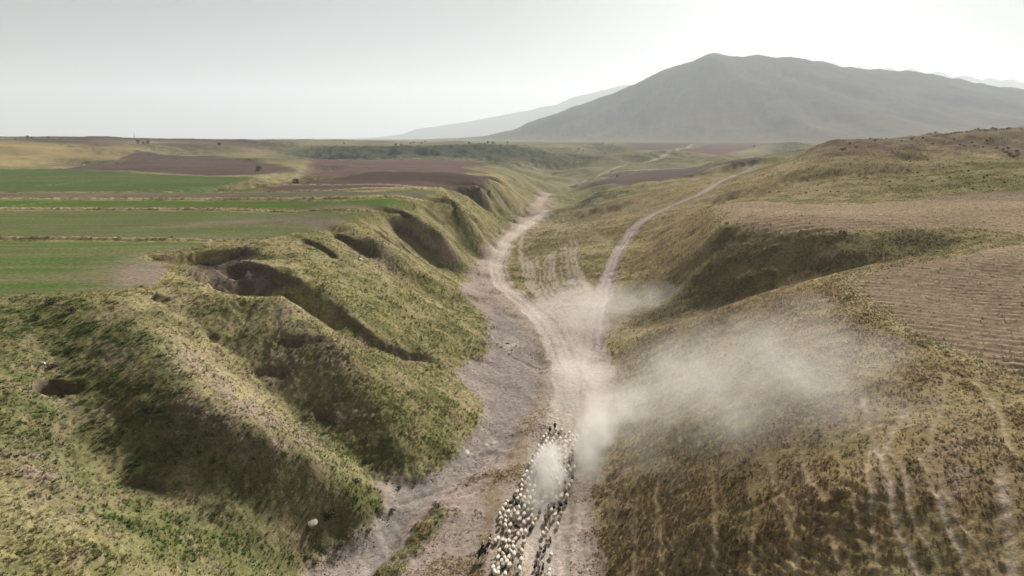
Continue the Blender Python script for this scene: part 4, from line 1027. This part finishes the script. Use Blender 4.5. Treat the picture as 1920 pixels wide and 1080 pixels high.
wp = lump_mesh('white_patch', [(0, -.50, .55, .05, .06, 0), (0, -.45, .55, .155, .18, 0), (0, -.30, .54, .178, .222, 0), (0, -.20, .535, .182, .226, 0), (0, -.19, .535, .10, .12, 0)], 10, .01, 3, [WOOL[1]])
child('white_patch', wp, dg_)
REAR = [(924.6,1072),(933,1066),(934,1073),(943,1065),(955,1066),(933.6,1080),(947,1082),(933.6,1052),(946,1053),(953.7,1051),(963.5,1046),(936,1039),(949,1034),(954.5,1034),(962,1032),(943,1046),(942,1018),(947.5,1021),(954,1020),(962,1023),(957,1040),(950,1060),(940,1058),(927,1079),(966,1018)]
for i, (u, v) in enumerate(REAR):
    x, y = at(u, v); wl, fc = rnd.choice((0, 1, 1, 0, 2)), rnd.choice((0, 1, 1))
    put_sheep(x, y, wl, fc, ('cream', 'white', 'dusty grey')[wl] + ' sheep, ' + ('dark', 'tan')[fc] + ' face, ' + ('last row' if v > 1070 else 'back row' if v > 1055 else 'middle row' if v > 1035 else 'front row') + ('' if False else ', ' + ('left' if u < 940 else 'centre' if u < 952 else 'right') + ' of the loose bunch by the mounted herder'))
for u, v in [(942,1033),(955.5,1039),(948,1040),(938,1056),(959,1028),(945,1026),(967,990),(962,983),(972,994)]:
    x, y = at(u, v); put_sheep(x, y, rnd.choice((3, 4)), 0, 'dark woolly sheep among the pale ones of the rear bunch', size=.82)
def in_poly(p, q):
    c = False
    for i in range(len(q)):
        ax, ay = q[i]; bx, by = q[i - 1]
        if (ay > p[1]) != (by > p[1]) and p[0] < (bx - ax) * (p[1] - ay) / (by - ay) + ax: c = not c
    return c
def fill(poly, n, gap, dark, label, tries=9000):
    P = [at(*q) for q in poly]; k = 0
    x0, x1 = min(q[0] for q in P), max(q[0] for q in P); y0, y1 = min(q[1] for q in P), max(q[1] for q in P)
    for _ in range(tries):
        if k >= n: break
        p = (rnd.uniform(x0, x1), rnd.uniform(y0, y1))
        if not in_poly(p, P) or any(abs(p[0] - q[0]) < .95 and ((p[0] - q[0]) / gap) ** 2 + ((p[1] - q[1]) / (gap * 1.75)) ** 2 < 1 for q in placed): continue
        r = rnd.random()
        fy = (p[1] - y0) / (y1 - y0)
        row = [q[0] for q in ((P[m][0] + (P[m - 1][0] - P[m][0]) * (p[1] - P[m][1]) / (P[m - 1][1] - P[m][1]),) for m in range(len(P)) if (P[m][1] > p[1]) != (P[m - 1][1] > p[1]))]
        fx = (p[0] - min(row)) / max(.1, max(row) - min(row))
        pos = ('rear ', 'middle ', 'front ')[min(2, int(fy * 3))] + ('left', 'centre', 'right')[max(0, min(2, int(fx * 3)))]
        wl = rnd.choice((3, 4, 4)) if r < dark else rnd.choice((0, 0, 1, 1, 2)); fc = 0 if r < dark else rnd.choice((0, 1, 1, 2))
        put_sheep(p[0], p[1], wl, fc, ('cream', 'white', 'dusty grey', 'brown', 'black')[wl] + ' sheep, ' + ('dark', 'tan', 'pale')[fc] + ' face, ' + pos + ' of ' + label)
        k += 1
fill([(934,975),(940,958),(952,945),(966,934),(982,935),(1003,968),(1005,985),(998,996),(984,1008),(962,1012),(950,1000),(936,990)], 112, .60, .07, 'the dense main body of the flock')
fill([(962,940),(975,915),(990,880),(1004,850),(1020,822),(1034,812),(1040,825),(1024,850),(1014,880),(1003,915),(1000,950)], 70, .66, .16, 'the long column left of the dust')
fill([(1026,812),(1034,806),(1060,810),(1082,818),(1083,835),(1060,832),(1040,825)], 18, .75, .1, 'the leading rank by the man on foot')
fill([(1003,950),(1020,890),(1040,850),(1062,838),(1060,870),(1040,910),(1025,945),(1010,975)], 30, .95, .1, 'the sheep half hidden in dust')
fill([(1030,962),(1036,930),(1050,900),(1062,860),(1072,835),(1082,838),(1078,880),(1070,915),(1062,945),(1050,960)], 42, .72, .35, 'the dusty file right of the plume')

# ---- herder on foot at the head of the flock, rider with horse at its tail
SKIN = mat('skin', (.36, .22, .15), .7); CLOTH_D = mat('cloth_dark', (.035, .035, .042), noise_s=6); CLOTH_B = mat('cloth_brown', (.07, .055, .045), noise_s=6); CAPM = mat('cloth_white', (.72, .70, .66)); HAIR = mat('hair', (.03, .022, .018)); BOOT = mat('boot', (.03, .024, .02), .6); EYE = mat('eye', (.02, .02, .02), .3)
def hand(sx, wx, wy_, wz_, dirv, mats_):
    """palm with four unequal bent fingers and a thumb, pointing along dirv"""
    d = Vector(dirv).normalized(); s = Vector((0, 0, 1)).cross(d)
    s = s.normalized() if s.length > .1 else Vector((1, 0, 0)); c = d.cross(s)
    J = [(wx, wy_, wz_, .026, .018)]; E = []
    w = Vector((wx, wy_, wz_)); pm = w + d * .075; J.append((*pm, .036, .016)); E.append((0, 1))
    for k, (o_, L) in enumerate([(-.030, .060), (-.010, .075), (.010, .070), (.030, .055)]):
        a = pm + s * o_ + d * .025; b2 = a + d * L * .55 - c * .012; e = b2 + d * L * .3 - c * .030
        i = len(J); J += [(*a, .010), (*b2, .009), (*e, .008)]; E += [(1, i), (i, i + 1), (i + 1, i + 2)]
    a = w + d * .03 - s * .035 * sx; b2 = a + d * .04 - s * .02 * sx; i = len(J); J += [(*a, .012), (*b2, .009)]; E += [(0, i), (i, i + 1)]
    return skin_mesh('hand', J, E, 0, mats_)
def person_parts(prefix, joints, body_edges, skins, arms):
    pass
def make_person(label, pose, x, y, z, yaw, scale, coat, trousers, cap):
    root = bpy.data.objects.new('person', None); COL.objects.link(root)
    root.location = (x, y, z); root.rotation_euler = (0, 0, yaw); root.scale = (scale,) * 3
    root.empty_display_size = .3
    P = pose
    base = [P['hip'], P['waist'], P['chest'], P['neck'], P['head0'], P['head1']]
    rad = [(.13, .105), (.12, .095), (.155, .11), (.055, .055), (.072, .085), (.070, .080)]
    J = [(*p, *r) for p, r in zip(base, rad)]; E = [(0, 1), (1, 2), (2, 3), (3, 4), (4, 5)]
    def limb(root_i, ptsv, rads):
        i = len(J)
        for k, (p, r) in enumerate(zip(ptsv, rads)):
            J.append((*p, r)); E.append((root_i if k == 0 else i + k - 1, i + k))
    for s in ('l', 'r'):
        limb(2, P['arm_' + s], (.062, .047, .034)); limb(0, P['leg_' + s], (.088, .060, .042, .040))
    nose = (P['head0'][0], P['head0'][1] + .105, P['head0'][2] + .02)
    J.append((*nose, .014)); E.append((4, len(J) - 1))
    bod = skin_mesh('body', J, E, 1, [SKIN])
    hands = []
    for s, sx in (('l', 1), ('r', -1)):
        a = Vector(P['arm_' + s][2]); b2 = Vector(P['arm_' + s][1]); hands.append(hand(sx, *a, a - b2, [SKIN]))
    child('body', join_meshes('body', [bod] + hands, [SKIN]), root)
    Jc = [(*P['waist'], .145, .12), (*P['chest'], .175, .135), (*[(P['neck'][k] * .6 + P['chest'][k] * .4) for k in range(3)], .10, .09), (*[P['waist'][k] * .45 + P['hip'][k] * .55 for k in range(3)], .155, .13)]
    Ec = [(0, 1), (1, 2), (0, 3)]
    for s in ('l', 'r'):
        i = len(Jc); q = P['arm_' + s]
        Jc += [(*q[0], .078), (*q[1], .062), (*[q[1][k] * .12 + q[2][k] * .88 for k in range(3)], .048)]; Ec += [(1, i), (i, i + 1), (i + 1, i + 2)]
    child('jacket', skin_mesh('jacket', Jc, Ec, 1, [coat]), root)
    Jt = [(*P['hip'], .150, .125)]; Et = []
    for s in ('l', 'r'):
        i = len(Jt); q = P['leg_' + s]
        Jt += [(*q[0], .104), (*q[1], .076), (*[q[1][k] * .1 + q[2][k] * .9 for k in range(3)], .058)]; Et += [(0, i), (i, i + 1), (i + 1, i + 2)]
    child('trousers', skin_mesh('trousers', Jt, Et, 1, [trousers]), root)
    for s in ('l', 'r'):
        q = P['leg_' + s]
        child('boot', skin_mesh('boot', [(*q[2], .056), (q[3][0] * .3 + q[2][0] * .7, q[2][1] * .9 + q[3][1] * .1, q[3][2], .052), (*q[3], .046)], [(0, 1), (1, 2)], 1, [BOOT]), root)
    hx, hy, hz_ = P['head1']
    child('hair', lump_mesh('hair', [(hx, hy - .02, hz_ - .07, .082, .095, 1.57), (hx, hy - .015, hz_ + .0, .086, .098, 1.57), (hx, hy, hz_ + .05, .07, .08, 1.57)], 10, .004, 1, [HAIR]), root)
    cp = lump_mesh('cap', [(hx, hy + .005, hz_ + .012, .094, .108, 1.57), (hx, hy, hz_ + .05, .092, .104, 1.57), (hx, hy, hz_ + .09, .068, .078, 1.57), (hx, hy, hz_ + .105, .02, .02, 1.57)], 12, .002, 2, [cap])
    co = child('cap', cp, root)
    child('brim', lump_mesh('brim', [(hx, hy + .09, hz_ + .012, .075, .03, 1.57), (hx, hy + .09, hz_ + .024, .07, .075, 1.57)], 10, 0, 3, [cap]), co)
    for s in (-1, 1):
        child('eye', lump_mesh('eye', [(hx + s * .03, hy + .075, hz_ - .03, .004, .003, 0), (hx + s * .03, hy + .083, hz_ - .03, .009, .006, 0), (hx + s * .03, hy + .088, hz_ - .03, .004, .003, 0)], 6, 0, 4, [EYE]), root)
    tag(root, label, 'person')
    return root
WALK = dict(hip=(0, 0, .93), waist=(0, .02, 1.10), chest=(0, .05, 1.32), neck=(0, .07, 1.50), head0=(0, .10, 1.60), head1=(0, .10, 1.70),
            arm_l=[(-.20, .04, 1.38), (-.25, -.08, 1.10), (-.24, .02, .86)], arm_r=[(.20, .04, 1.38), (.25, .10, 1.10), (.22, .28, .95)],
            leg_l=[(-.10, .0, .88), (-.11, .16, .50), (-.11, .20, .10), (-.11, .36, .04)], leg_r=[(.10, .0, .88), (.11, .0, .48), (.11, -.26, .14), (.11, -.12, .05)])
x, y = at(1040.5, 806)
make_person('man on foot in dark clothes walking ahead of the flock', WALK, x, y, ground(x, y), math.radians(5), .95, CLOTH_D, CLOTH_B, HAIR)
# horse
x, y = at(905, 1047)
gz = ground(x, y)
HY = math.radians(-52)
horse = bpy.data.objects.new('horse', None); COL.objects.link(horse)
horse.location = (x, y, gz); horse.rotation_euler = (0, 0, HY); horse.empty_display_size = .5
HC = mat('horse_coat', (.030, .027, .028), .6, .3, 3, .3); HW = mat('horse_white', (.70, .66, .60), .7, .3)
J = [(0, -.62, 1.12, .27, .26), (0, -.2, 1.08, .26, .29), (0, .22, 1.08, .25, .29), (0, .52, 1.12, .21, .27), (0, .78, 1.38, .12, .19), (0, .98, 1.62, .095, .14), (0, 1.12, 1.66, .095, .12), (0, 1.34, 1.44, .075, .085), (0, 1.46, 1.30, .06, .065)]
E = [(k, k + 1) for k in range(8)]
def leg(root_i, pts_, rads):
    i = len(J)
    for k, (p, r) in enumerate(zip(pts_, rads)):
        J.append((*p, r)); E.append((root_i if k == 0 else i + k - 1, i + k))
leg(3, [(.16, .50, .88), (.16, .62, .52), (.16, .52, .16), (.16, .58, .05)], (.115, .062, .042, .060))
leg(3, [(-.16, .46, .88), (-.16, .40, .50), (-.16, .30, .16), (-.16, .35, .05)], (.115, .062, .042, .060))
leg(0, [(.17, -.62, .88), (.17, -.52, .68), (.17, -.82, .46), (.17, -.76, .14), (.17, -.70, .05)], (.15, .11, .062, .042, .060))
leg(0, [(-.17, -.60, .88), (-.17, -.44, .66), (-.17, -.62, .44), (-.17, -.50, .14), (-.17, -.44, .05)], (.15, .11, .062, .042, .060))
leg(6, [(.06, 1.06, 1.80)], (.028,)); leg(6, [(-.06, 1.06, 1.80)], (.028,))
child('body', skin_mesh('horse_body', J, E, 1, [HC, HW], lambda c: 1 if (c.y > .36 and c.y < .80 and .75 < c.z < 1.35) or c.z < .3 and c.y > .2 else 0), horse)
child('tail', skin_mesh('tail', [(0, -.86, 1.22, .05), (0, -1.0, 1.05, .07), (0, -1.04, .75, .08), (0, -1.02, .48, .03)], [(0, 1), (1, 2), (2, 3)], 1, [HAIR]), horse)
child('mane', lump_mesh('mane', [(0, .55, 1.44, .02, .04, 0), (0, .72, 1.58, .035, .10, 0), (0, .88, 1.72, .035, .10, 0), (0, 1.02, 1.82, .03, .07, 0), (0, 1.10, 1.82, .015, .03, 0)], 8, .01, 5, [HAIR]), horse)
sd_ = child('saddle', lump_mesh('saddle', [(0, -.32, 1.38, .16, .06, 0), (0, -.26, 1.39, .25, .05, 0), (0, -.05, 1.385, .27, .035, 0), (0, .14, 1.39, .23, .05, 0), (0, .20, 1.42, .12, .06, 0)], 12, 0, 6, [BOOT]), horse)
child('saddle_blanket', lump_mesh('saddle_blanket', [(0, -.42, 1.10, .285, .27, 0), (0, -.30, 1.09, .295, .305, 0), (0, .10, 1.09, .285, .31, 0), (0, .24, 1.09, .27, .30, 0)], 14, 0, 7, [CLOTH_B]), horse)
tag(horse, 'dark horse with a white shoulder patch carrying the rider beside the flock', 'horse')
RIDE = dict(hip=(0, -.06, 1.50), waist=(0, -.05, 1.66), chest=(0, -.01, 1.90), neck=(0, .01, 2.08), head0=(0, .04, 2.18), head1=(0, .04, 2.28),
            arm_l=[(-.20, -.01, 1.95), (-.27, .06, 1.68), (-.12, .28, 1.58)], arm_r=[(.20, -.01, 1.95), (.27, .06, 1.68), (.12, .28, 1.58)],
            leg_l=[(-.17, .0, 1.47), (-.36, .28, 1.22), (-.36, .12, .84), (-.37, .28, .76)], leg_r=[(.17, .0, 1.47), (.36, .28, 1.22), (.36, .12, .84), (.37, .28, .76)])
make_person('rider in a black jacket and white cap sitting on the dark horse', RIDE, x, y, gz, HY, 1.0, CLOTH_D, CLOTH_D, CAPM)

# ------------------------------------------------------------------ shrubs, stones, a mast
LEAF = [mat('leaf_dark', (.035, .047, .022), noise_s=3), mat('leaf_olive', (.075, .080, .032), noise_s=3), mat('leaf_blue', (.06, .075, .055), noise_s=3)]
BARK = mat('bark', (.10, .075, .055))
def bush_meshes(seed, leaf, dense=260, tall=1.0):
    r = random.Random(seed); v = []; f = []
    blobs_ = [(r.uniform(-.5, .5), r.uniform(-.5, .5), r.uniform(.25, .75) * tall, r.uniform(.25, .45)) for _ in range(7)]
    for k in range(dense):
        bx, by, bz, br = r.choice(blobs_)
        d = Vector((r.gauss(0, 1), r.gauss(0, 1), r.gauss(0, 1))).normalized() * br * r.uniform(.5, 1.05)
        c = Vector((bx, by, max(.06, bz + d.z * tall))) + Vector((d.x, d.y, 0))
        a = Vector((r.gauss(0, 1), r.gauss(0, 1), r.gauss(0, .6))).normalized(); b2 = a.cross(Vector((r.gauss(0, 1), r.gauss(0, 1), 1))).normalized()
        s = r.uniform(.05, .12); i = len(v)
        v += [tuple(c - a * s), tuple(c + b2 * s * .6), tuple(c + a * s), tuple(c - b2 * s * .6)]; f.append((i, i + 1, i + 2, i + 3))
    me = bpy.data.meshes.new('foliage'); me.from_pydata(v, [], f); me.materials.append(leaf)
    J = [(0, 0, -.1, .05)]; E = []
    for (bx, by, bz, br) in blobs_[:5]:
        i = len(J); J += [(bx * .4, by * .4, bz * .45, .025), (bx, by, bz, .012)]; E += [(0, i), (i, i + 1)]
    st = skin_mesh('stems', J, E, 0, [BARK])
    return me, st
bushes = [bush_meshes(k, LEAF[k % 3]) for k in range(6)]
trees_ = [bush_meshes(20 + k, LEAF[0], 420, 1.5) for k in range(2)]
def put_bush(u, v, size, label, group, kind=None, nm='shrub', cat='shrub'):
    x, y = at(u, v)
    o = bpy.data.objects.new(nm, None); COL.objects.link(o)
    o.location = (x, y, ground(x, y) - .03); s = size * rnd.uniform(.85, 1.15); o.scale = (s, s, s * rnd.uniform(.7, .95)); o.rotation_euler = (0, 0, rnd.uniform(0, 6.28))
    o.empty_display_size = .3
    f, st = (trees_ if nm == 'tree' else bushes)[kind if kind is not None else rnd.randrange(2 if nm == 'tree' else 6)]
    child('crown' if nm == 'tree' else 'foliage', f, o); child('trunk' if nm == 'tree' else 'stems', st, o)
    tag(o, label, cat, group)
G1 = 'shrubs dotted over the right hand hill'
for (u, v, s, lab) in [(1580,286,2.6,'round dark shrub standing alone under the brown scarp'), (1580,438,1.1,'small dark shrub on the brow of the second hilltop field'), (1362,421,1.0,'low shrub at the left corner of the second hilltop field')]:
    put_bush(u, v, s, lab, G1)
for (u, v) in [(1592,272),(1606,281),(1632,262),(1662,259),(1690,268),(1709,262),(1730,259),(1748,270),(1788,264),(1800,274),(1807,280),(1822,272),(1827,279),(1842,281),(1851,266),(1700,255),(1640,268)]:
    put_bush(u, v, 1.3, 'dark shrub on the ' + ('left' if u < 1680 else 'middle' if u < 1780 else 'right') + ' part of the brown scarp, ' + ('upper row' if v < 266 else 'lower row'), G1)
for (u, v) in [(1868,285),(1878,287),(1885,291),(1892,294),(1900,297),(1890,286),(1905,292)]:
    put_bush(u, v, 1.7, 'dark shrub in the cluster near the right edge of the hill', G1)
for k in range(46):
    u = 1700 + 4.9 * k; v = 254.5 - .048 * (u - 1700) + rnd.uniform(0, 1.5)
    if rnd.random() < .75: put_bush(min(u, 1915), v, rnd.uniform(.8, 1.6), 'dark shrub on the right skyline, ' + ('leftmost', 'left of centre', 'centre', 'right of centre', 'rightmost')[min(4, int((u - 1700) / 45))] + ' stretch of the row', G1)
for k in range(64):
    u, v = rnd.uniform(1420, 1915), rnd.uniform(300, 364)
    a = 'upper' if v < 320 else 'middle' if v < 342 else 'lower'; b2 = 'left' if u < 1580 else 'central' if u < 1750 else 'right'
    z_ = rnd.uniform(.4, .9); kd = rnd.randrange(6)
    put_bush(u, v, z_, ('small ' if z_ < .6 else 'larger ') + ('dark', 'olive', 'greyish')[kd % 3] + ' shrub on the ' + a + ' ' + b2 + ' part of the grassy right hillside', G1, kd)
G2 = 'bushes on the left slopes'
for (u, v, s, lab, kd) in [(631,798,1.0,'bluish bush in the gully below the pinkish soil slip',2),(684,868,.9,'bluish bush at the gully mouth by the foot of the spur',5),(668,905,1.2,'dark green bush at the foot of the left slope by the silt',0),(726,902,.7,'small round bush at the gully mouth left of two others',1),(748,911,.6,'middle small bush on the sandy fan below the spur',0),(776,901,.7,'small bush under the tip of the spur right of two others',4),(735,954,.7,'lone bush on the sand beside the silt bed',0),
    (612,972,1.2,'leafy dark bush above the pale rock at the slope foot',3),(655,1010,.9,'yellowish bush farthest up the silt bed',1),(632,1028,1.2,'larger yellowish bush on the silt bed with a hollow side',1),(592,1058,.9,'yellowish bush nearest the slope foot on the silt bed',4),(97,687,.9,'dark bush below the white scrap on the left slope',0),(98,570,1.6,'dark green thicket under the plateau edge',3),(135,585,1.4,'second dark green thicket under the plateau edge',0),(70,600,1.2,'third green thicket at the left under the plateau edge',3),(820,950,.9,'brown tussock at the head of the grassy bar',4)]:
    put_bush(u, v, s, lab, G2, kd)
for (u, v, s, lab) in [(485,321,3.6,'round dark tree on the ploughed field by the hollow'),(555,341,3.0,'small reddish dark tree at the end of the hedge bank'),(897,352,2.2,'small dark tree on the rim at the corner of the brown field')]:
    put_bush(u, v, s, lab, 'lone trees between the far fields', None, 'tree', 'tree')
for (u, v) in [(770,270),(775,268),(790,269),(742,277),(752,276),(880,272),(915,272),(925,272),(950,271),(952,270),(645,268),(797,267),(410,274),(413,275),(260,270),(277,272),(270,272),(92,262),(60,261),(52,262),(28,260)]:
    put_bush(u, v, rnd.uniform(2.5, 5), ('distant dark tree on the skyline behind the tan hills' if u < 300 else 'distant dark tree on the low ridge behind the striped slope' if u < 500 else 'distant dark tree on the left part of the hazy dark scarp' if u < 770 else 'distant dark tree in the middle of the hazy dark scarp' if u < 870 else 'distant dark tree on the right part of the hazy dark scarp'), 'distant trees along the hazy ridge', None, 'tree', 'tree')
for (u, v) in [(1115,270),(1120,268),(1130,271),(1140,274),(1147,272),(1125,273),(1150,270),(1135,280),(1128,284),(1085,279),(1093,278),(1410,277),(1413,276)]:
    put_bush(u, v, rnd.uniform(2, 4), ('distant dark tree left of the far hollow below the mountain' if u < 1110 else 'distant dark tree in the far hollow below the mountain' if u < 1200 else 'distant dark tree right of the far white road below the mountain'), 'distant trees below the mountain', None, 'tree', 'tree')
ROCK = mat('stone', (.29, .25, .21), noise_s=2); ROCKW = mat('stone_white', (.75, .73, .70))
def rock_mesh(seed, m):
    bm = bmesh.new(); bmesh.ops.create_icosphere(bm, subdivisions=2, radius=.5)
    r = random.Random(seed); ax = [Vector((r.gauss(0, 1), r.gauss(0, 1), r.gauss(0, 1))).normalized() for _ in range(7)]
    for vv in bm.verts:
        for a in ax:
            d = vv.co.dot(a)
            if d > .30: vv.co -= a * (d - .30) * .85
        vv.co.z *= .7
    me = bpy.data.meshes.new('rock'); bm.to_mesh(me); bm.free(); me.materials.append(m); return me
rocks = [rock_mesh(k, ROCK) for k in range(4)]; rw = rock_mesh(9, ROCKW)
def put_rock(u, v, s, me, label, group=None):
    x, y = at(u, v); o = bpy.data.objects.new('rock', me); COL.objects.link(o)
    o.location = (x, y, ground(x, y) + s * .12); o.scale = (s * rnd.uniform(.8, 1.3), s, s * rnd.uniform(.7, 1)); o.rotation_euler = (0, 0, rnd.uniform(0, 6))
    tag(o, label, 'rock', group)
    return o
put_rock(585, 984, 1.7, rocks[0], 'pale weathered boulder in the green growth at the slope foot').scale.z = .9
put_rock(81, 679, .7, rw, 'small bright white stone on the left slope above the cave')
put_rock(676, 487, 1.2, rw, 'pale stone on the lit grass below the plateau rim')
put_rock(827, 489, 1.6, rocks[1], 'yellowish boulder on the lit spur above the track')
for (u, v, s) in [(940,647,.7),(952,640,.9),(960,652,.8),(968,645,.6),(955,660,.6)]:
    put_rock(u, v, s, rocks[rnd.randrange(4)], 'flat pale stone on the silt bed at the toe of the middle spur', 'stones on the silt bed')
# turf lip added over the cave on the left slope to darken its mouth
ov = lump_mesh('shade_overhang', [(-2.6, 0, 0, .1, .1, 0), (-2.0, .1, .1, .7, .28, 0), (-.8, .2, .2, 1.0, .36, 0), (.6, .2, .15, 1.0, .36, 0), (1.7, .1, 0, .7, .28, 0), (2.3, 0, -.1, .1, .1, 0)], 10, .06, 8, [mat('turf', (.13, .12, .055), noise_s=2)])
x, y = at(106, 716)
ov_o = bpy.data.objects.new('shade_overhang', ov); COL.objects.link(ov_o)
for vv in ov.vertices: vv.co = (vv.co.x + 0, vv.co.y, vv.co.z)
ov_o.location = (x, y + .1, ground(x, y + 1.6) - .3); tag(ov_o, 'added turf lip that shades the cave on the left slope', None, None, 'structure')
# thin mast on the left skyline
x, y, _ = wy(257, 1590, 0)
ms = bpy.data.objects.new('mast', None); COL.objects.link(ms); ms.location = (x, y, ground(x, y) - .5)
STEEL = mat('steel', (.25, .25, .26), .5)
for sx, sy in ((-1, -1), (1, -1), (1, 1), (-1, 1)):
    child('leg', skin_mesh('leg', [(sx * .9, sy * .9, 0, .12), (sx * .2, sy * .2, 13, .08)], [(0, 1)], 0, [STEEL]), ms)
for k in range(5):
    q = .9 - .7 * (k * 2.6) / 13; zz = k * 2.6 + .4
    child('brace', skin_mesh('brace', [(-q, -q, zz, .06), (q, -q, zz, .06), (q, q, zz, .06), (-q, q, zz, .06)], [(0, 1), (1, 2), (2, 3), (3, 0)], 0, [STEEL]), ms)
child('antenna', skin_mesh('antenna', [(0, 0, 12.5, .08), (0, 0, 15.5, .04)], [(0, 1)], 0, [STEEL]), ms)
tag(ms, 'thin lattice mast standing on the left skyline', 'mast')

# ------------------------------------------------------------------ dust raised by the flock
def dust(label, c, rad, yaw, dens, nscale, thr=.42, power=1.3, tilt=0.0):
    bm = bmesh.new(); bmesh.ops.create_icosphere(bm, subdivisions=3, radius=1.0)
    me = bpy.data.meshes.new('dust_cloud'); bm.to_mesh(me); bm.free()
    o = bpy.data.objects.new('dust_cloud', me); COL.objects.link(o)
    o.location = c; o.scale = rad; o.rotation_euler = (0, tilt, yaw)
    m = bpy.data.materials.new('dust'); m.use_nodes = True; t = m.node_tree; t.nodes.clear()
    out = t.nodes.new('ShaderNodeOutputMaterial'); vp = t.nodes.new('ShaderNodeVolumePrincipled')
    vp.inputs['Color'].default_value = (.95, .93, .89, 1); vp.inputs['Anisotropy'].default_value = .3
    tc = t.nodes.new('ShaderNodeTexCoord')
    ln = t.nodes.new('ShaderNodeVectorMath'); ln.operation = 'LENGTH'; geo_ = t.nodes.new('ShaderNodeNewGeometry')
    wz_ = t.nodes.new('ShaderNodeTexNoise'); wz_.inputs['Scale'].default_value = nscale * .8; wz_.inputs['Detail'].default_value = 3
    t.links.new(geo_.outputs['Position'], wz_.inputs['Vector'])
    wm = t.nodes.new('ShaderNodeVectorMath'); wm.operation = 'MULTIPLY_ADD'; t.links.new(wz_.outputs['Color'], wm.inputs[0]); wm.inputs[1].default_value = (1.5, 1.5, 1.1)
    wa = t.nodes.new('ShaderNodeVectorMath'); wa.operation = 'ADD'; t.links.new(tc.outputs['Object'], wa.inputs[0]); wa.inputs[1].default_value = (-.75, -.75, -.55)
    t.links.new(wa.outputs[0], wm.inputs[2]); t.links.new(wm.outputs[0], ln.inputs[0])
    fo = t.nodes.new('ShaderNodeMapRange'); fo.interpolation_type = 'SMOOTHSTEP'; t.links.new(ln.outputs['Value'], fo.inputs['Value'])
    fo.inputs['From Min'].default_value = 1.0; fo.inputs['From Max'].default_value = 0.15; fo.inputs['To Min'].default_value = 0; fo.inputs['To Max'].default_value = 1
    nz = t.nodes.new('ShaderNodeTexNoise'); nz.inputs['Scale'].default_value = nscale; nz.inputs['Detail'].default_value = 4; nz.inputs['Roughness'].default_value = .6; nz.inputs['Distortion'].default_value = .5
    t.links.new(geo_.outputs['Position'], nz.inputs['Vector'])
    nr = t.nodes.new('ShaderNodeMapRange'); t.links.new(nz.outputs['Fac'], nr.inputs['Value']); nr.inputs['From Min'].default_value = thr - .1; nr.inputs['From Max'].default_value = thr + .25
    def mm(op, a, b):
        x = t.nodes.new('ShaderNodeMath'); x.operation = op
        t.links.new(a, x.inputs[0])
        if isinstance(b, (int, float)): x.inputs[1].default_value = b
        else: t.links.new(b, x.inputs[1])
        return x.outputs[0]
    d = mm('MULTIPLY', mm('MULTIPLY', mm('POWER', fo.outputs[0], power), nr.outputs[0]), dens)
    t.links.new(d, vp.inputs['Density']); t.links.new(vp.outputs[0], out.inputs['Volume'])
    me.materials.append(m)
    tag(o, label, None, None, 'stuff')
def dpos(u, v, up):
    x, y = at(u, v); return (x, y, ground(x, y) + up)
dust('thick plume of dust over the middle of the flock', dpos(1026, 892, 1.2), (3.6, 15, 3.2), math.radians(-10), .65, .35, .36)
dust('tall plume of dust rising at the right of the flock', dpos(1110, 850, 2.5), (4.6, 17, 5.0), math.radians(-12), .22, .30, .36)
dust('dust trailing up the track ahead of the flock', dpos(1092, 730, 2.0), (9, 30, 6), math.radians(-2), .055, .2, .36, 1.0)
dust('broad cloud of dust drifting over the right hand slope', dpos(1365, 765, 3.0), (26, 24, 9.0), math.radians(20), .036, .10, .40, .8, -.35)
dust('pale core of the dust drifting against the right hand slope', dpos(1290, 735, 2.5), (16, 15, 5.5), math.radians(10), .050, .13, .42, .9, -.3)
dust('dust streaming off the track towards the right hand slope', dpos(1165, 790, 2.0), (9, 16, 4.5), math.radians(-35), .10, .22, .40, 1.0)
dust('thin far edge of the drifting dust on the right slope', dpos(1490, 770, 2.0), (17, 16, 7), math.radians(30), .055, .13, .42, .9, -.35)
dust('thin veil of dust across the fork of the tracks', dpos(1090, 600, 2.5), (18, 34, 7), math.radians(0), .035, .12, .38, .9)
dust('thin veil of dust in the mouth of the right hand gully', dpos(1190, 580, 3.0), (18, 15, 6), math.radians(10), .032, .12, .40, .9)
